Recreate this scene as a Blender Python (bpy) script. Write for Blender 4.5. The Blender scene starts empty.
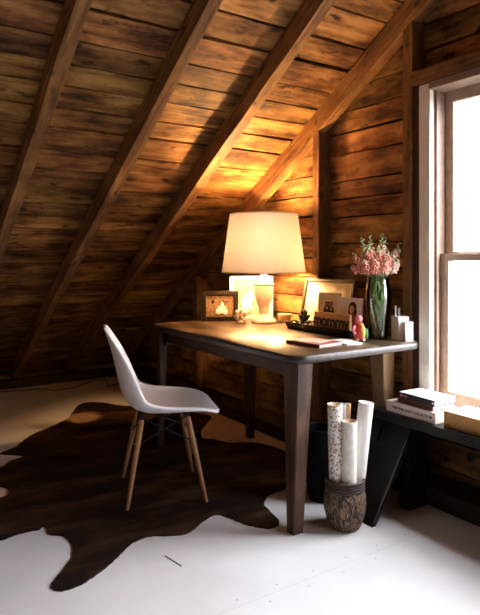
import bpy, bmesh, math, random
from mathutils import Vector, Matrix, Euler

random.seed(7)
sc = bpy.context.scene
COL = sc.collection
PI = math.pi

# ------------------------------------------------------------------ helpers
class MB:
    """collects shapes and links them as ONE mesh object"""
    def __init__(self):
        self.bm = bmesh.new()
        self.mi = 0

    def _new(self, geom_faces):
        for f in geom_faces:
            f.material_index = self.mi

    def box(self, c, s, rot=None, bev=0.0, taper=None):
        """c centre, s size, rot Matrix/Euler; taper=(tx,ty) scale of the bottom face"""
        r = bmesh.ops.create_cube(self.bm, size=1.0)
        vs = r['verts']
        for v in vs:
            x, y, z = v.co.x * s[0], v.co.y * s[1], v.co.z * s[2]
            if taper and z < 0:
                x *= taper[0]; y *= taper[1]
            v.co = (x, y, z)
        es = list({e for v in vs for e in v.link_edges})
        fs = list({f for v in vs for f in v.link_faces})
        self._new(fs)
        if bev > 0:
            rb = bmesh.ops.bevel(self.bm, geom=vs + es, offset=bev, segments=2, affect='EDGES', profile=0.6)
            vs = list({v for f in rb['faces'] for v in f.verts} | {v for v in vs if v.is_valid})
            fs = list({f for v in vs for f in v.link_faces})
            self._new(fs)
        M = Matrix.Translation(Vector(c))
        if rot is not None:
            M = M @ (rot.to_matrix().to_4x4() if isinstance(rot, Euler) else rot.to_4x4())
        for v in vs:
            v.co = M @ v.co
        return vs

    def rough_beam(self, o, u, v, w, L, a0, a1, b0, b1, n=10, jit=0.004, ends=(0, 0)):
        """a sawn board: runs from o along u for L; section a0..a1 along v, b0..b1 along w; wobbly edges.
        ends: extra length at the a1 edge at start and finish (a slanted cut)"""
        o, u, v, w = Vector(o), Vector(u), Vector(v), Vector(w)
        rings = []
        for i in range(n + 1):
            t = i / n
            j = lambda k=1.0: random.uniform(-jit, jit) * k
            ja, jb = j(), j()
            ring = []
            for (a, b) in ((a0 + ja, b0 + j(.4)), (a1 + jb, b0 + j(.4)), (a1 + jb, b1 + j(.2)), (a0 + ja, b1 + j(.2))):
                fr = 0 if a1 == a0 else (a - a0) / (a1 - a0)
                along = L * t + (ends[0] * fr * (1 - t) + ends[1] * fr * t)
                ring.append(self.bm.verts.new(o + u * along + v * a + w * b))
            rings.append(ring)
        fs = []
        for i in range(n):
            A, B = rings[i], rings[i + 1]
            for k in range(4):
                k2 = (k + 1) % 4
                fs.append(self.bm.faces.new((A[k], A[k2], B[k2], B[k])))
        fs.append(self.bm.faces.new(rings[0][::-1]))
        fs.append(self.bm.faces.new(rings[-1]))
        self._new(fs)

    def lathe(self, prof, c=(0, 0, 0), n=40, cap=True, rot=None):
        c = Vector(c)
        R = rot.to_matrix() if isinstance(rot, Euler) else rot
        rings = []
        for (r, z) in prof:
            ring = []
            for i in range(n):
                p = Vector((r * math.cos(2 * PI * i / n), r * math.sin(2 * PI * i / n), z))
                if R is not None:
                    p = R @ p
                ring.append(self.bm.verts.new(c + p))
            rings.append(ring)
        fs = []
        for A, B in zip(rings, rings[1:]):
            for i in range(n):
                k = (i + 1) % n
                fs.append(self.bm.faces.new((A[i], A[k], B[k], B[i])))
        if cap:
            fs.append(self.bm.faces.new(rings[0][::-1]))
            fs.append(self.bm.faces.new(rings[-1]))
        self._new(fs)

    def tube(self, pts, rad, n=8, cap=True):
        pts = [Vector(p) for p in pts]
        if not isinstance(rad, (list, tuple)):
            rad = [rad] * len(pts)
        rings = []
        up = None
        for i, p in enumerate(pts):
            t = (pts[min(i + 1, len(pts) - 1)] - pts[max(i - 1, 0)]).normalized()
            if up is None:
                up = Vector((0, 0, 1)) if abs(t.z) < 0.9 else Vector((1, 0, 0))
            a = t.cross(up).normalized()
            b = a.cross(t).normalized()
            up = b
            rings.append([self.bm.verts.new(p + (a * math.cos(2 * PI * k / n) + b * math.sin(2 * PI * k / n)) * rad[i]) for k in range(n)])
        fs = []
        for A, B in zip(rings, rings[1:]):
            for i in range(n):
                k = (i + 1) % n
                fs.append(self.bm.faces.new((A[i], A[k], B[k], B[i])))
        if cap:
            fs.append(self.bm.faces.new(rings[0][::-1]))
            fs.append(self.bm.faces.new(rings[-1]))
        self._new(fs)

    def ball(self, c, s, rot=None, sub=2):
        r = bmesh.ops.create_icosphere(self.bm, subdivisions=sub, radius=1.0)
        vs = r['verts']
        M = Matrix.Translation(Vector(c))
        if rot is not None:
            M = M @ (rot.to_matrix().to_4x4() if isinstance(rot, Euler) else rot.to_4x4())
        for v in vs:
            v.co = M @ Vector((v.co.x * s[0], v.co.y * s[1], v.co.z * s[2]))
        self._new(list({f for v in vs for f in v.link_faces}))

    def prism(self, pts, z0, z1):
        lo = [self.bm.verts.new((p[0], p[1], z0)) for p in pts]
        hi = [self.bm.verts.new((p[0], p[1], z1)) for p in pts]
        n = len(pts)
        fs = [self.bm.faces.new(lo[::-1]), self.bm.faces.new(hi)]
        for i in range(n):
            k = (i + 1) % n
            fs.append(self.bm.faces.new((lo[i], lo[k], hi[k], hi[i])))
        self._new(fs)

    def build(self, name, mats, parent=None, smooth=False, mat=None):
        bmesh.ops.recalc_face_normals(self.bm, faces=self.bm.faces[:])
        me = bpy.data.meshes.new(name)
        self.bm.to_mesh(me)
        self.bm.free()
        if not isinstance(mats, (list, tuple)):
            mats = [mats]
        for m in mats:
            me.materials.append(m)
        if smooth:
            for p in me.polygons:
                p.use_smooth = True
            if smooth == 'auto':
                try:
                    me.set_sharp_from_angle(angle=math.radians(38))
                except Exception:
                    pass
        o = bpy.data.objects.new(name, me)
        COL.objects.link(o)
        if parent is not None:
            o.parent = parent
        return o


def tag(o, label=None, cat=None, group=None, kind=None):
    if label: o['label'] = label
    if cat: o['category'] = cat
    if group: o['group'] = group
    if kind: o['kind'] = kind
    return o


def thing(name, label, cat, loc=(0, 0, 0), rz=0.0, group=None):
    o = bpy.data.objects.new(name, None)
    o.empty_display_size = 0.1
    COL.objects.link(o)
    o.location = loc
    o.rotation_euler = (0, 0, rz)
    return tag(o, label, cat, group)


def text_mesh(name, body, size, mat, parent, M, depth=0.0006, bold=0.0, spacing=1.0, shear=0.0):
    cu = bpy.data.curves.new(name, 'FONT')
    cu.body = body
    cu.size = size
    cu.extrude = depth
    cu.offset = bold
    cu.space_character = spacing
    cu.shear = shear
    cu.align_x = 'CENTER'
    cu.align_y = 'CENTER'
    cu.resolution_u = 4
    tmp = bpy.data.objects.new(name + '_t', cu)
    COL.objects.link(tmp)
    dg = bpy.context.evaluated_depsgraph_get()
    me = bpy.data.meshes.new_from_object(tmp.evaluated_get(dg))
    bpy.data.objects.remove(tmp)
    me.transform(M)
    me.materials.clear()
    me.materials.append(mat)
    o = bpy.data.objects.new(name, me)
    COL.objects.link(o)
    o.parent = parent
    return o


def catmull(pts, n=6, closed=False):
    out = []
    N = len(pts)
    P = [Vector(p) for p in pts]
    rng = range(N) if closed else range(N - 1)
    for i in rng:
        if closed:
            p0, p1, p2, p3 = P[(i - 1) % N], P[i], P[(i + 1) % N], P[(i + 2) % N]
        else:
            p0, p1, p2, p3 = P[max(i - 1, 0)], P[i], P[i + 1], P[min(i + 2, N - 1)]
        for k in range(n):
            t = k / n
            out.append(0.5 * ((2 * p1) + (p2 - p0) * t + (2 * p0 - 5 * p1 + 4 * p2 - p3) * t * t + (3 * p1 - p0 - 3 * p2 + p3) * t ** 3))
    if not closed:
        out.append(P[-1])
    return out


# ------------------------------------------------------------------ materials
def new_mat(name):
    m = bpy.data.materials.new(name)
    m.use_nodes = True
    nt = m.node_tree
    b = nt.nodes['Principled BSDF']
    return m, nt, b


def L(nt, a, b):
    nt.links.new(a, b)


def node(nt, t, **kw):
    n = nt.nodes.new(t)
    for k, v in kw.items():
        setattr(n, k, v)
    return n


def math_n(nt, op, a, b=None, c=None, clamp=False):
    n = node(nt, 'ShaderNodeMath', operation=op, use_clamp=clamp)
    for i, x in enumerate((a, b, c)):
        if x is None: continue
        if isinstance(x, (int, float)):
            n.inputs[i].default_value = x
        else:
            L(nt, x, n.inputs[i])
    return n.outputs[0]


def ramp(nt, fac, stops):
    r = node(nt, 'ShaderNodeValToRGB')
    e = r.color_ramp.elements
    while len(e) > 1:
        e.remove(e[0])
    e[0].position, e[0].color = stops[0][0], (*stops[0][1], 1)
    for p, c in stops[1:]:
        k = e.new(p)
        k.color = (*c, 1)
    L(nt, fac, r.inputs[0])
    return r.outputs[0]


def plain(name, col, rough=0.6, metal=0.0, noise=0.06, nscale=30.0, bump=0.0, spec=0.5):
    m, nt, b = new_mat(name)
    b.inputs['Roughness'].default_value = rough
    b.inputs['Metallic'].default_value = metal
    b.inputs['Specular IOR Level'].default_value = spec
    tc = node(nt, 'ShaderNodeTexCoord')
    nz = node(nt, 'ShaderNodeTexNoise')
    nz.inputs['Scale'].default_value = nscale
    nz.inputs['Detail'].default_value = 4
    L(nt, tc.outputs['Object'], nz.inputs['Vector'])
    lo = tuple(max(0, c * (1 - noise)) for c in col)
    hi = tuple(min(1, c * (1 + noise)) for c in col)
    L(nt, ramp(nt, nz.outputs['Fac'], [(0.3, lo), (0.7, hi)]), b.inputs['Base Color'])
    if bump:
        bp = node(nt, 'ShaderNodeBump')
        bp.inputs['Strength'].default_value = bump
        bp.inputs['Distance'].default_value = 0.003
        L(nt, nz.outputs['Fac'], bp.inputs['Height'])
        L(nt, bp.outputs[0], b.inputs['Normal'])
    return m


def wood(name, stops, axis='X', stretch=14.0, scale=2.2, rough=0.62, var=(0.55, 1.25), knots=0.8, stain=0.5, bump=0.5, spec=0.3, hue=0.0):
    """sawn timber: grain along axis, knots and stains, each separate board its own tone"""
    m, nt, b = new_mat(name)
    tc = node(nt, 'ShaderNodeTexCoord')
    geo = node(nt, 'ShaderNodeNewGeometry')
    rnd = geo.outputs['Random Per Island']
    off = node(nt, 'ShaderNodeCombineXYZ')
    L(nt, math_n(nt, 'MULTIPLY', rnd, 37.0), off.inputs[0])
    L(nt, math_n(nt, 'MULTIPLY', rnd, 91.0), off.inputs[1])
    L(nt, math_n(nt, 'MULTIPLY', rnd, 53.0), off.inputs[2])
    add = node(nt, 'ShaderNodeVectorMath', operation='ADD')
    L(nt, tc.outputs['Object'], add.inputs[0])
    L(nt, off.outputs[0], add.inputs[1])
    def mapped(along, across):
        mp = node(nt, 'ShaderNodeMapping')
        s = [across] * 3
        s['XYZ'.index(axis)] = along
        mp.inputs['Scale'].default_value = s
        L(nt, add.outputs[0], mp.inputs['Vector'])
        return mp.outputs[0]
    g = node(nt, 'ShaderNodeTexNoise')               # fine grain
    g.inputs['Scale'].default_value = scale
    g.inputs['Detail'].default_value = 8
    g.inputs['Roughness'].default_value = 0.62
    g.inputs['Distortion'].default_value = 0.6
    L(nt, mapped(1.0, stretch), g.inputs['Vector'])
    s = node(nt, 'ShaderNodeTexNoise')               # blotches
    s.inputs['Scale'].default_value = 3.4
    s.inputs['Detail'].default_value = 5
    s.inputs['Roughness'].default_value = 0.6
    L(nt, mapped(1.0, 2.6), s.inputs['Vector'])
    f = math_n(nt, 'ADD', math_n(nt, 'MULTIPLY', g.outputs['Fac'], 1.0 - stain), math_n(nt, 'MULTIPLY', s.outputs['Fac'], stain))
    col = ramp(nt, f, stops)
    v = node(nt, 'ShaderNodeTexVoronoi')             # knots
    v.inputs['Scale'].default_value = 3.6
    v.inputs['Randomness'].default_value = 1.0
    warp = node(nt, 'ShaderNodeVectorMath', operation='ADD')
    L(nt, mapped(1.0, 2.2), warp.inputs[0])
    wn = node(nt, 'ShaderNodeTexNoise')
    wn.inputs['Scale'].default_value = 9
    L(nt, add.outputs[0], wn.inputs['Vector'])
    wv = node(nt, 'ShaderNodeVectorMath', operation='SCALE')
    L(nt, wn.outputs['Color'], wv.inputs[0])
    wv.inputs['Scale'].default_value = 0.22
    L(nt, wv.outputs[0], warp.inputs[1])
    L(nt, warp.outputs[0], v.inputs['Vector'])
    kn = node(nt, 'ShaderNodeMapRange', interpolation_type='SMOOTHSTEP')
    kn.inputs['From Min'].default_value = 0.06
    kn.inputs['From Max'].default_value = 0.19
    kn.inputs['To Min'].default_value = 1.0
    kn.inputs['To Max'].default_value = 0.0
    L(nt, v.outputs['Distance'], kn.inputs['Value'])
    mx = node(nt, 'ShaderNodeMix', data_type='RGBA')
    fk = node(nt, 'ShaderNodeTexNoise')              # dark flecks and weathered streaks
    fk.inputs['Scale'].default_value = 7.0
    fk.inputs['Detail'].default_value = 6
    fk.inputs['Roughness'].default_value = 0.7
    L(nt, mapped(1.0, 2.4), fk.inputs['Vector'])
    fm = node(nt, 'ShaderNodeMapRange', interpolation_type='SMOOTHSTEP')
    fm.inputs['From Min'].default_value = 0.56
    fm.inputs['From Max'].default_value = 0.68
    L(nt, fk.outputs['Fac'], fm.inputs['Value'])
    L(nt, math_n(nt, 'MULTIPLY', math_n(nt, 'MAXIMUM', kn.outputs[0], math_n(nt, 'MULTIPLY', fm.outputs[0], 0.8)), knots), mx.inputs[0])
    L(nt, col, mx.inputs[6])
    mx.inputs[7].default_value = (*[c * 0.35 for c in stops[0][1]], 1)
    hs = node(nt, 'ShaderNodeHueSaturation')
    L(nt, mx.outputs[2], hs.inputs['Color'])
    mr = node(nt, 'ShaderNodeMapRange')
    mr.inputs['To Min'].default_value = var[0]
    mr.inputs['To Max'].default_value = var[1]
    L(nt, rnd, mr.inputs['Value'])
    L(nt, mr.outputs[0], hs.inputs['Value'])
    if hue:
        fr = math_n(nt, 'FRACT', math_n(nt, 'MULTIPLY', rnd, 7.31))
        L(nt, math_n(nt, 'ADD', math_n(nt, 'MULTIPLY', math_n(nt, 'SUBTRACT', fr, 0.5), hue), 0.5), hs.inputs['Hue'])
    L(nt, hs.outputs[0], b.inputs['Base Color'])
    b.inputs['Roughness'].default_value = rough
    b.inputs['Specular IOR Level'].default_value = spec
    if bump:
        bp = node(nt, 'ShaderNodeBump')
        bp.inputs['Strength'].default_value = bump
        bp.inputs['Distance'].default_value = 0.004
        L(nt, f, bp.inputs['Height'])
        L(nt, bp.outputs[0], b.inputs['Normal'])
    return m


BARN = [(0.35, (0.016, 0.006, 0.002)), (0.43, (0.11, 0.045, 0.012)), (0.51, (0.28, 0.132, 0.036)), (0.61, (0.50, 0.27, 0.085))]
BEAM = [(0.30, (0.035, 0.015, 0.006)), (0.42, (0.15, 0.069, 0.026)), (0.54, (0.31, 0.150, 0.048)), (0.64, (0.50, 0.275, 0.10))]
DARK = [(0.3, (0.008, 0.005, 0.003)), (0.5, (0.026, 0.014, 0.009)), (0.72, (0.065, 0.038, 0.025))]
DARKRED = [(0.3, (0.012, 0.004, 0.002)), (0.5, (0.045, 0.016, 0.008)), (0.72, (0.09, 0.035, 0.016))]
M = {}
M['roof_board'] = wood('roof boards', BARN, 'X', hue=0.02, stretch=9.0, stain=0.6, var=(0.6, 1.3), knots=0.9)
M['gable_board'] = wood('gable boards', BARN, 'Y', hue=0.025, stretch=9.0, stain=0.6, var=(0.45, 1.2), knots=0.9)
M['rafter'] = wood('rafter timber', BEAM, 'Y', var=(0.8, 1.15), knots=0.7)
M['stud'] = wood('stud timber', BEAM, 'Z', var=(0.6, 0.9))
M['gap_strip'] = wood('dark gap strip', DARKRED, 'Z', var=(0.9, 1.0))
M['header'] = wood('header timber', BEAM, 'Y', var=(0.6, 0.9))
M['plate'] = wood('plate timber', DARK, 'Y', var=(0.7, 1.0))
M['plate_x'] = wood('eave plate timber', DARK, 'X', var=(0.7, 1.0))
M['backing'] = plain('dark sheathing behind boards', (0.012, 0.007, 0.004), 0.9)
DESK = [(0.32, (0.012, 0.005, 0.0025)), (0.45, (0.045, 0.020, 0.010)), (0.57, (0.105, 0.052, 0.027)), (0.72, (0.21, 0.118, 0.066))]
M['desk_top'] = wood('weathered desk top', [(0.36, (0.008, 0.004, 0.002)), (0.46, (0.045, 0.024, 0.011)), (0.54, (0.105, 0.063, 0.029)), (0.66, (0.24, 0.155, 0.075))], 'Y', stretch=9, scale=4.5, rough=0.36, var=(0.75, 1.0), knots=0.5, stain=0.65, bump=0.35, spec=0.5)
M['desk_edge'] = wood('worn dark desk edge', [(0.3, (0.014, 0.010, 0.008)), (0.5, (0.038, 0.027, 0.021)), (0.75, (0.11, 0.088, 0.072))], 'Y', rough=0.42, var=(0.9, 1.0), spec=0.5)
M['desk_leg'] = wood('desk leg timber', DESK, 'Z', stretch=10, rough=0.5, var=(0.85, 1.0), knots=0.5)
M['lit_leg'] = wood('window lit leg timber', [(0.3, (0.16, 0.085, 0.038)), (0.5, (0.34, 0.21, 0.105)), (0.75, (0.50, 0.34, 0.19))], 'Z', rough=0.55, var=(0.9, 1.0), knots=0.5)  # paler tone carries the window light falling on the rear right leg
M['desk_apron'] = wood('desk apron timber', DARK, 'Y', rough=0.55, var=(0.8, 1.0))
M['black_wood'] = wood('black stained bench', [(0.3, (0.004, 0.003, 0.003)), (0.52, (0.011, 0.008, 0.007)), (0.75, (0.04, 0.029, 0.024))], 'Y', rough=0.5, var=(0.9, 1.0), spec=0.25)
M['chair_white'] = plain('white moulded plastic', (0.80, 0.78, 0.78), 0.42, noise=0.01)
M['dowel'] = wood('maple dowel', [(0.3, (0.20, 0.085, 0.032)), (0.5, (0.34, 0.165, 0.066)), (0.75, (0.46, 0.25, 0.11))], 'Z', rough=0.45, var=(0.9, 1.0), knots=0.0, bump=0.1)
M['black_metal'] = plain('black metal', (0.012, 0.012, 0.013), 0.45, 0.6)
M['steel'] = plain('steel', (0.5, 0.5, 0.5), 0.35, 0.9)
M['casing'] = plain('cream window casing', (0.86, 0.78, 0.65), 0.5, noise=0.08, nscale=12)
M['sash'] = plain('old brown grey sash paint', (0.42, 0.30, 0.22), 0.55, noise=0.18, nscale=20)
M['jamb'] = plain('grey brown jamb', (0.24, 0.155, 0.11), 0.6, noise=0.2, nscale=18)
M['cream'] = plain('cream ceramic', (0.70, 0.62, 0.52), 0.25, noise=0.02)
M['white'] = plain('white card', (0.88, 0.87, 0.86), 0.6, noise=0.02)
M['paper'] = plain('page block paper', (0.78, 0.74, 0.66), 0.8, noise=0.05, nscale=120)
M['pale_pink'] = plain('pale pink book cloth', (0.66, 0.52, 0.47), 0.6, noise=0.05)
M['black_book'] = plain('black book cover', (0.02, 0.015, 0.016), 0.35, noise=0.2)
M['red_book'] = plain('dark red book cover', (0.10, 0.022, 0.02), 0.45, noise=0.15)
M['ochre'] = plain('ochre book cloth', (0.52, 0.27, 0.07), 0.6, noise=0.07)
M['ink'] = plain('black ink', (0.01, 0.01, 0.01), 0.6)
M['red'] = plain('red paint', (0.48, 0.045, 0.035), 0.4)
M['pink'] = plain('pink paint', (0.75, 0.22, 0.24), 0.4)
M['yellow'] = plain('yellow paint', (0.80, 0.52, 0.09), 0.4)
M['green'] = plain('green paint', (0.05, 0.19, 0.05), 0.4)
M['skin'] = plain('painted face tone', (0.66, 0.42, 0.30), 0.6)
M['dark_frame'] = plain('dark brown picture frame', (0.012, 0.007, 0.004), 0.4, spec=0.3, noise=0.25)
M['bronze_frame'] = plain('bronze brown picture frame', (0.06, 0.034, 0.016), 0.4, noise=0.25)
M['white_frame'] = plain('off white picture frame', (0.84, 0.80, 0.72), 0.5)
M['mat_board'] = plain('cream mat board', (0.80, 0.74, 0.60), 0.7, noise=0.04)
M['pale_print'] = plain('pale tan print', (0.40, 0.31, 0.21), 0.7, noise=0.2, nscale=8)
M['tray'] = plain('black lacquer tray', (0.007, 0.005, 0.004), 0.4, spec=0.2)
M['stone'] = plain('white pebble', (0.72, 0.68, 0.62), 0.55, noise=0.1)
M['plant_dark'] = plain('dark succulent leaf', (0.035, 0.042, 0.022), 0.5, noise=0.3)
M['sign_wood'] = plain('light sign wood', (0.55, 0.33, 0.13), 0.55, noise=0.15, nscale=20)
M['note_red'] = plain('red brown notebook cover', (0.30, 0.075, 0.05), 0.45, noise=0.12)
M['note_pink'] = plain('dusty pink card', (0.62, 0.42, 0.36), 0.6)
M['stem'] = plain('green stem', (0.20, 0.32, 0.10), 0.5, noise=0.2)
M['bud'] = plain('pale green buds', (0.42, 0.52, 0.26), 0.6, noise=0.25)
M['petal_pink'] = plain('pink petals', (0.80, 0.37, 0.26), 0.65, noise=0.25, nscale=60)
M['petal_pale'] = plain('pale peach petals', (0.88, 0.68, 0.56), 0.65, noise=0.15, nscale=60)
M['kraft'] = plain('kraft cardboard', (0.58, 0.38, 0.20), 0.75)
M['bin'] = plain('matt black bin', (0.003, 0.0035, 0.005), 0.7, spec=0.1)
M['slot'] = plain('worn edge timber', (0.10, 0.075, 0.06), 0.6)
M['cable'] = plain('dark brown cable', (0.03, 0.018, 0.010), 0.5)
M['bowl'] = plain('tan pottery', (0.55, 0.38, 0.22), 0.45)


def mat_floor():
    m, nt, b = new_mat('white painted floor')
    tc = node(nt, 'ShaderNodeTexCoord')
    sx = node(nt, 'ShaderNodeSeparateXYZ')
    L(nt, tc.outputs['Object'], sx.inputs[0])
    X, Y = sx.outputs[0], sx.outputs[1]
    # panel seams run along X at Y = 1.63 + k*1.22
    yy = math_n(nt, 'SUBTRACT', math_n(nt, 'MODULO', math_n(nt, 'ADD', Y, 12.2 - 1.63 + 0.61), 1.22), 0.61)
    ay = math_n(nt, 'ABSOLUTE', yy)
    seam = math_n(nt, 'LESS_THAN', ay, 0.0016)
    # nail heads in two rows beside each seam
    ny = math_n(nt, 'SUBTRACT', ay, 0.035)
    nx = math_n(nt, 'SUBTRACT', math_n(nt, 'MODULO', math_n(nt, 'ADD', math_n(nt, 'ADD', X, 10.0), math_n(nt, 'MULTIPLY', math_n(nt, 'SIGN', yy), 0.045)), 0.17), 0.085)
    dd = math_n(nt, 'ADD', math_n(nt, 'MULTIPLY', nx, nx), math_n(nt, 'MULTIPLY', ny, ny))
    nail = math_n(nt, 'LESS_THAN', dd, 0.0042 ** 2)
    # a long scratch and a few nicks
    ns = node(nt, 'ShaderNodeTexNoise')
    ns.inputs['Scale'].default_value = 3.0
    ns.inputs['Detail'].default_value = 6
    L(nt, tc.outputs['Object'], ns.inputs['Vector'])
    base = ramp(nt, ns.outputs['Fac'], [(0.35, (0.71, 0.69, 0.70)), (0.65, (0.80, 0.785, 0.79))])
    mk = math_n(nt, 'MAXIMUM', math_n(nt, 'MULTIPLY', seam, 0.16), math_n(nt, 'MULTIPLY', nail, 0.45))
    nk = node(nt, 'ShaderNodeTexVoronoi')
    nk.inputs['Scale'].default_value = 2.1
    mp = node(nt, 'ShaderNodeMapping')
    mp.inputs['Scale'].default_value = (1, 1, 1)
    L(nt, tc.outputs['Object'], mp.inputs['Vector'])
    L(nt, mp.outputs[0], nk.inputs['Vector'])
    nick = math_n(nt, 'LESS_THAN', nk.outputs['Distance'], 0.012)
    mk = math_n(nt, 'MAXIMUM', mk, math_n(nt, 'MULTIPLY', nick, 0.35))
    mx = node(nt, 'ShaderNodeMix', data_type='RGBA')
    L(nt, mk, mx.inputs[0])
    L(nt, base, mx.inputs[6])
    mx.inputs[7].default_value = (0.16, 0.13, 0.12, 1)
    L(nt, mx.outputs[2], b.inputs['Base Color'])
    b.inputs['Roughness'].default_value = 0.48
    b.inputs['Specular IOR Level'].default_value = 0.35
    return m


def mat_hide():
    m, nt, b = new_mat('dark brindle cowhide')
    tc = node(nt, 'ShaderNodeTexCoord')
    n1 = node(nt, 'ShaderNodeTexNoise')
    n1.inputs['Scale'].default_value = 2.4
    n1.inputs['Detail'].default_value = 7
    n1.inputs['Roughness'].default_value = 0.65
    mp = node(nt, 'ShaderNodeMapping')
    mp.inputs['Rotation'].default_value = (0, 0, 0.7)
    mp.inputs['Scale'].default_value = (1.0, 2.6, 1.0)
    L(nt, tc.outputs['Object'], mp.inputs['Vector'])
    L(nt, mp.outputs[0], n1.inputs['Vector'])
    col = ramp(nt, n1.outputs['Fac'], [(0.36, (0.008, 0.004, 0.003)), (0.48, (0.020, 0.009, 0.005)), (0.58, (0.055, 0.024, 0.011)), (0.70, (0.105, 0.050, 0.023))])
    # the pale tan patch of the hide
    ds = node(nt, 'ShaderNodeVectorMath', operation='DISTANCE')
    wn = node(nt, 'ShaderNodeTexNoise')
    wn.inputs['Scale'].default_value = 14
    L(nt, tc.outputs['Object'], wn.inputs['Vector'])
    wv = node(nt, 'ShaderNodeVectorMath', operation='MULTIPLY_ADD')
    L(nt, wn.outputs['Color'], wv.inputs[0])
    wv.inputs[1].default_value = (0.12, 0.12, 0)
    L(nt, tc.outputs['Object'], wv.inputs[2])
    L(nt, wv.outputs[0], ds.inputs[0])
    ds.inputs[1].default_value = (1.43, 4.22, 0.006)
    mr = node(nt, 'ShaderNodeMapRange', interpolation_type='SMOOTHSTEP')
    mr.inputs['From Min'].default_value = 0.09
    mr.inputs['From Max'].default_value = 0.17
    mr.inputs['To Min'].default_value = 0.9
    mr.inputs['To Max'].default_value = 0.0
    L(nt, ds.outputs['Value'], mr.inputs['Value'])
    mx = node(nt, 'ShaderNodeMix', data_type='RGBA')
    L(nt, mr.outputs[0], mx.inputs[0])
    L(nt, col, mx.inputs[6])
    mx.inputs[7].default_value = (0.42, 0.27, 0.14, 1)
    L(nt, mx.outputs[2], b.inputs['Base Color'])
    b.inputs['Roughness'].default_value = 0.75
    b.inputs['Specular IOR Level'].default_value = 0.15
    f = node(nt, 'ShaderNodeTexNoise')
    f.inputs['Scale'].default_value = 260
    L(nt, mp.outputs[0], f.inputs['Vector'])
    bp = node(nt, 'ShaderNodeBump')
    bp.inputs['Strength'].default_value = 0.5
    bp.inputs['Distance'].default_value = 0.004
    L(nt, f.outputs['Fac'], bp.inputs['Height'])
    L(nt, bp.outputs[0], b.inputs['Normal'])
    return m


def mat_shade():
    m = bpy.data.materials.new('linen lamp shade')
    m.use_nodes = True
    nt = m.node_tree
    nt.nodes.clear()
    out = node(nt, 'ShaderNodeOutputMaterial')
    tc = node(nt, 'ShaderNodeTexCoord')
    w = node(nt, 'ShaderNodeTexNoise')
    w.inputs['Scale'].default_value = 160
    L(nt, tc.outputs['Object'], w.inputs['Vector'])
    col = ramp(nt, w.outputs['Fac'], [(0.3, (0.74, 0.68, 0.67)), (0.7, (0.80, 0.745, 0.735))])
    d = node(nt, 'ShaderNodeBsdfDiffuse')
    t = node(nt, 'ShaderNodeBsdfTranslucent')
    L(nt, col, d.inputs[0]); L(nt, col, t.inputs[0])
    mx = node(nt, 'ShaderNodeMixShader')
    mx.inputs[0].default_value = 0.041
    L(nt, d.outputs[0], mx.inputs[1]); L(nt, t.outputs[0], mx.inputs[2])
    L(nt, mx.outputs[0], out.inputs[0])
    return m


def mat_glass(name, tint, gloss=0.06, rough=0.0):
    m = bpy.data.materials.new(name)
    m.use_nodes = True
    nt = m.node_tree
    nt.nodes.clear()
    out = node(nt, 'ShaderNodeOutputMaterial')
    t = node(nt, 'ShaderNodeBsdfTransparent')
    t.inputs[0].default_value = (*tint, 1)
    g = node(nt, 'ShaderNodeBsdfGlossy')
    g.inputs['Roughness'].default_value = rough
    fr = node(nt, 'ShaderNodeFresnel')
    fr.inputs[0].default_value = 1.45
    fac = math_n(nt, 'ADD', fr.outputs[0], gloss, clamp=True)
    mx = node(nt, 'ShaderNodeMixShader')
    L(nt, fac, mx.inputs[0]) if gloss > 0.02 else setattr(mx.inputs[0], 'default_value', gloss)
    L(nt, t.outputs[0], mx.inputs[1]); L(nt, g.outputs[0], mx.inputs[2])
    L(nt, mx.outputs[0], out.inputs[0])
    return m


def mat_emit(name, col, s):
    m = bpy.data.materials.new(name)
    m.use_nodes = True
    nt = m.node_tree
    nt.nodes.clear()
    out = node(nt, 'ShaderNodeOutputMaterial')
    e = node(nt, 'ShaderNodeEmission')
    e.inputs[0].default_value = (*col, 1)
    e.inputs[1].default_value = s
    L(nt, e.outputs[0], out.inputs[0])
    return m


def mat_pattern(name, base, spot, scale, thr, metal=0.0):
    m, nt, b = new_mat(name)
    tc = node(nt, 'ShaderNodeTexCoord')
    v = node(nt, 'ShaderNodeTexVoronoi', feature='F1')
    v.inputs['Scale'].default_value = scale
    L(nt, tc.outputs['Object'], v.inputs['Vector'])
    mx = node(nt, 'ShaderNodeMix', data_type='RGBA')
    L(nt, math_n(nt, 'LESS_THAN', v.outputs['Distance'], thr), mx.inputs[0])
    mx.inputs[6].default_value = (*base, 1)
    mx.inputs[7].default_value = (*spot, 1)
    L(nt, mx.outputs[2], b.inputs['Base Color'])
    b.inputs['Roughness'].default_value = 0.5
    return m


def mat_wicker():
    m, nt, b = new_mat('bark wicker')
    tc = node(nt, 'ShaderNodeTexCoord')
    mp = node(nt, 'ShaderNodeMapping')
    mp.inputs['Scale'].default_value = (1, 1, 0.3)
    L(nt, tc.outputs['Object'], mp.inputs['Vector'])
    v = node(nt, 'ShaderNodeTexNoise')
    v.inputs['Scale'].default_value = 75
    v.inputs['Detail'].default_value = 4
    v.inputs['Distortion'].default_value = 2.2
    L(nt, mp.outputs[0], v.inputs['Vector'])
    f = v.outputs['Fac']
    L(nt, ramp(nt, f, [(0.36, (0.02, 0.010, 0.006)), (0.48, (0.07, 0.037, 0.02)), (0.56, (0.20, 0.125, 0.075)), (0.66, (0.34, 0.23, 0.15))]), b.inputs['Base Color'])
    b.inputs['Roughness'].default_value = 0.65
    bp = node(nt, 'ShaderNodeBump')
    bp.inputs['Strength'].default_value = 0.8
    bp.inputs['Distance'].default_value = 0.006
    L(nt, f, bp.inputs['Height'])
    L(nt, bp.outputs[0], b.inputs['Normal'])
    return m


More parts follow.
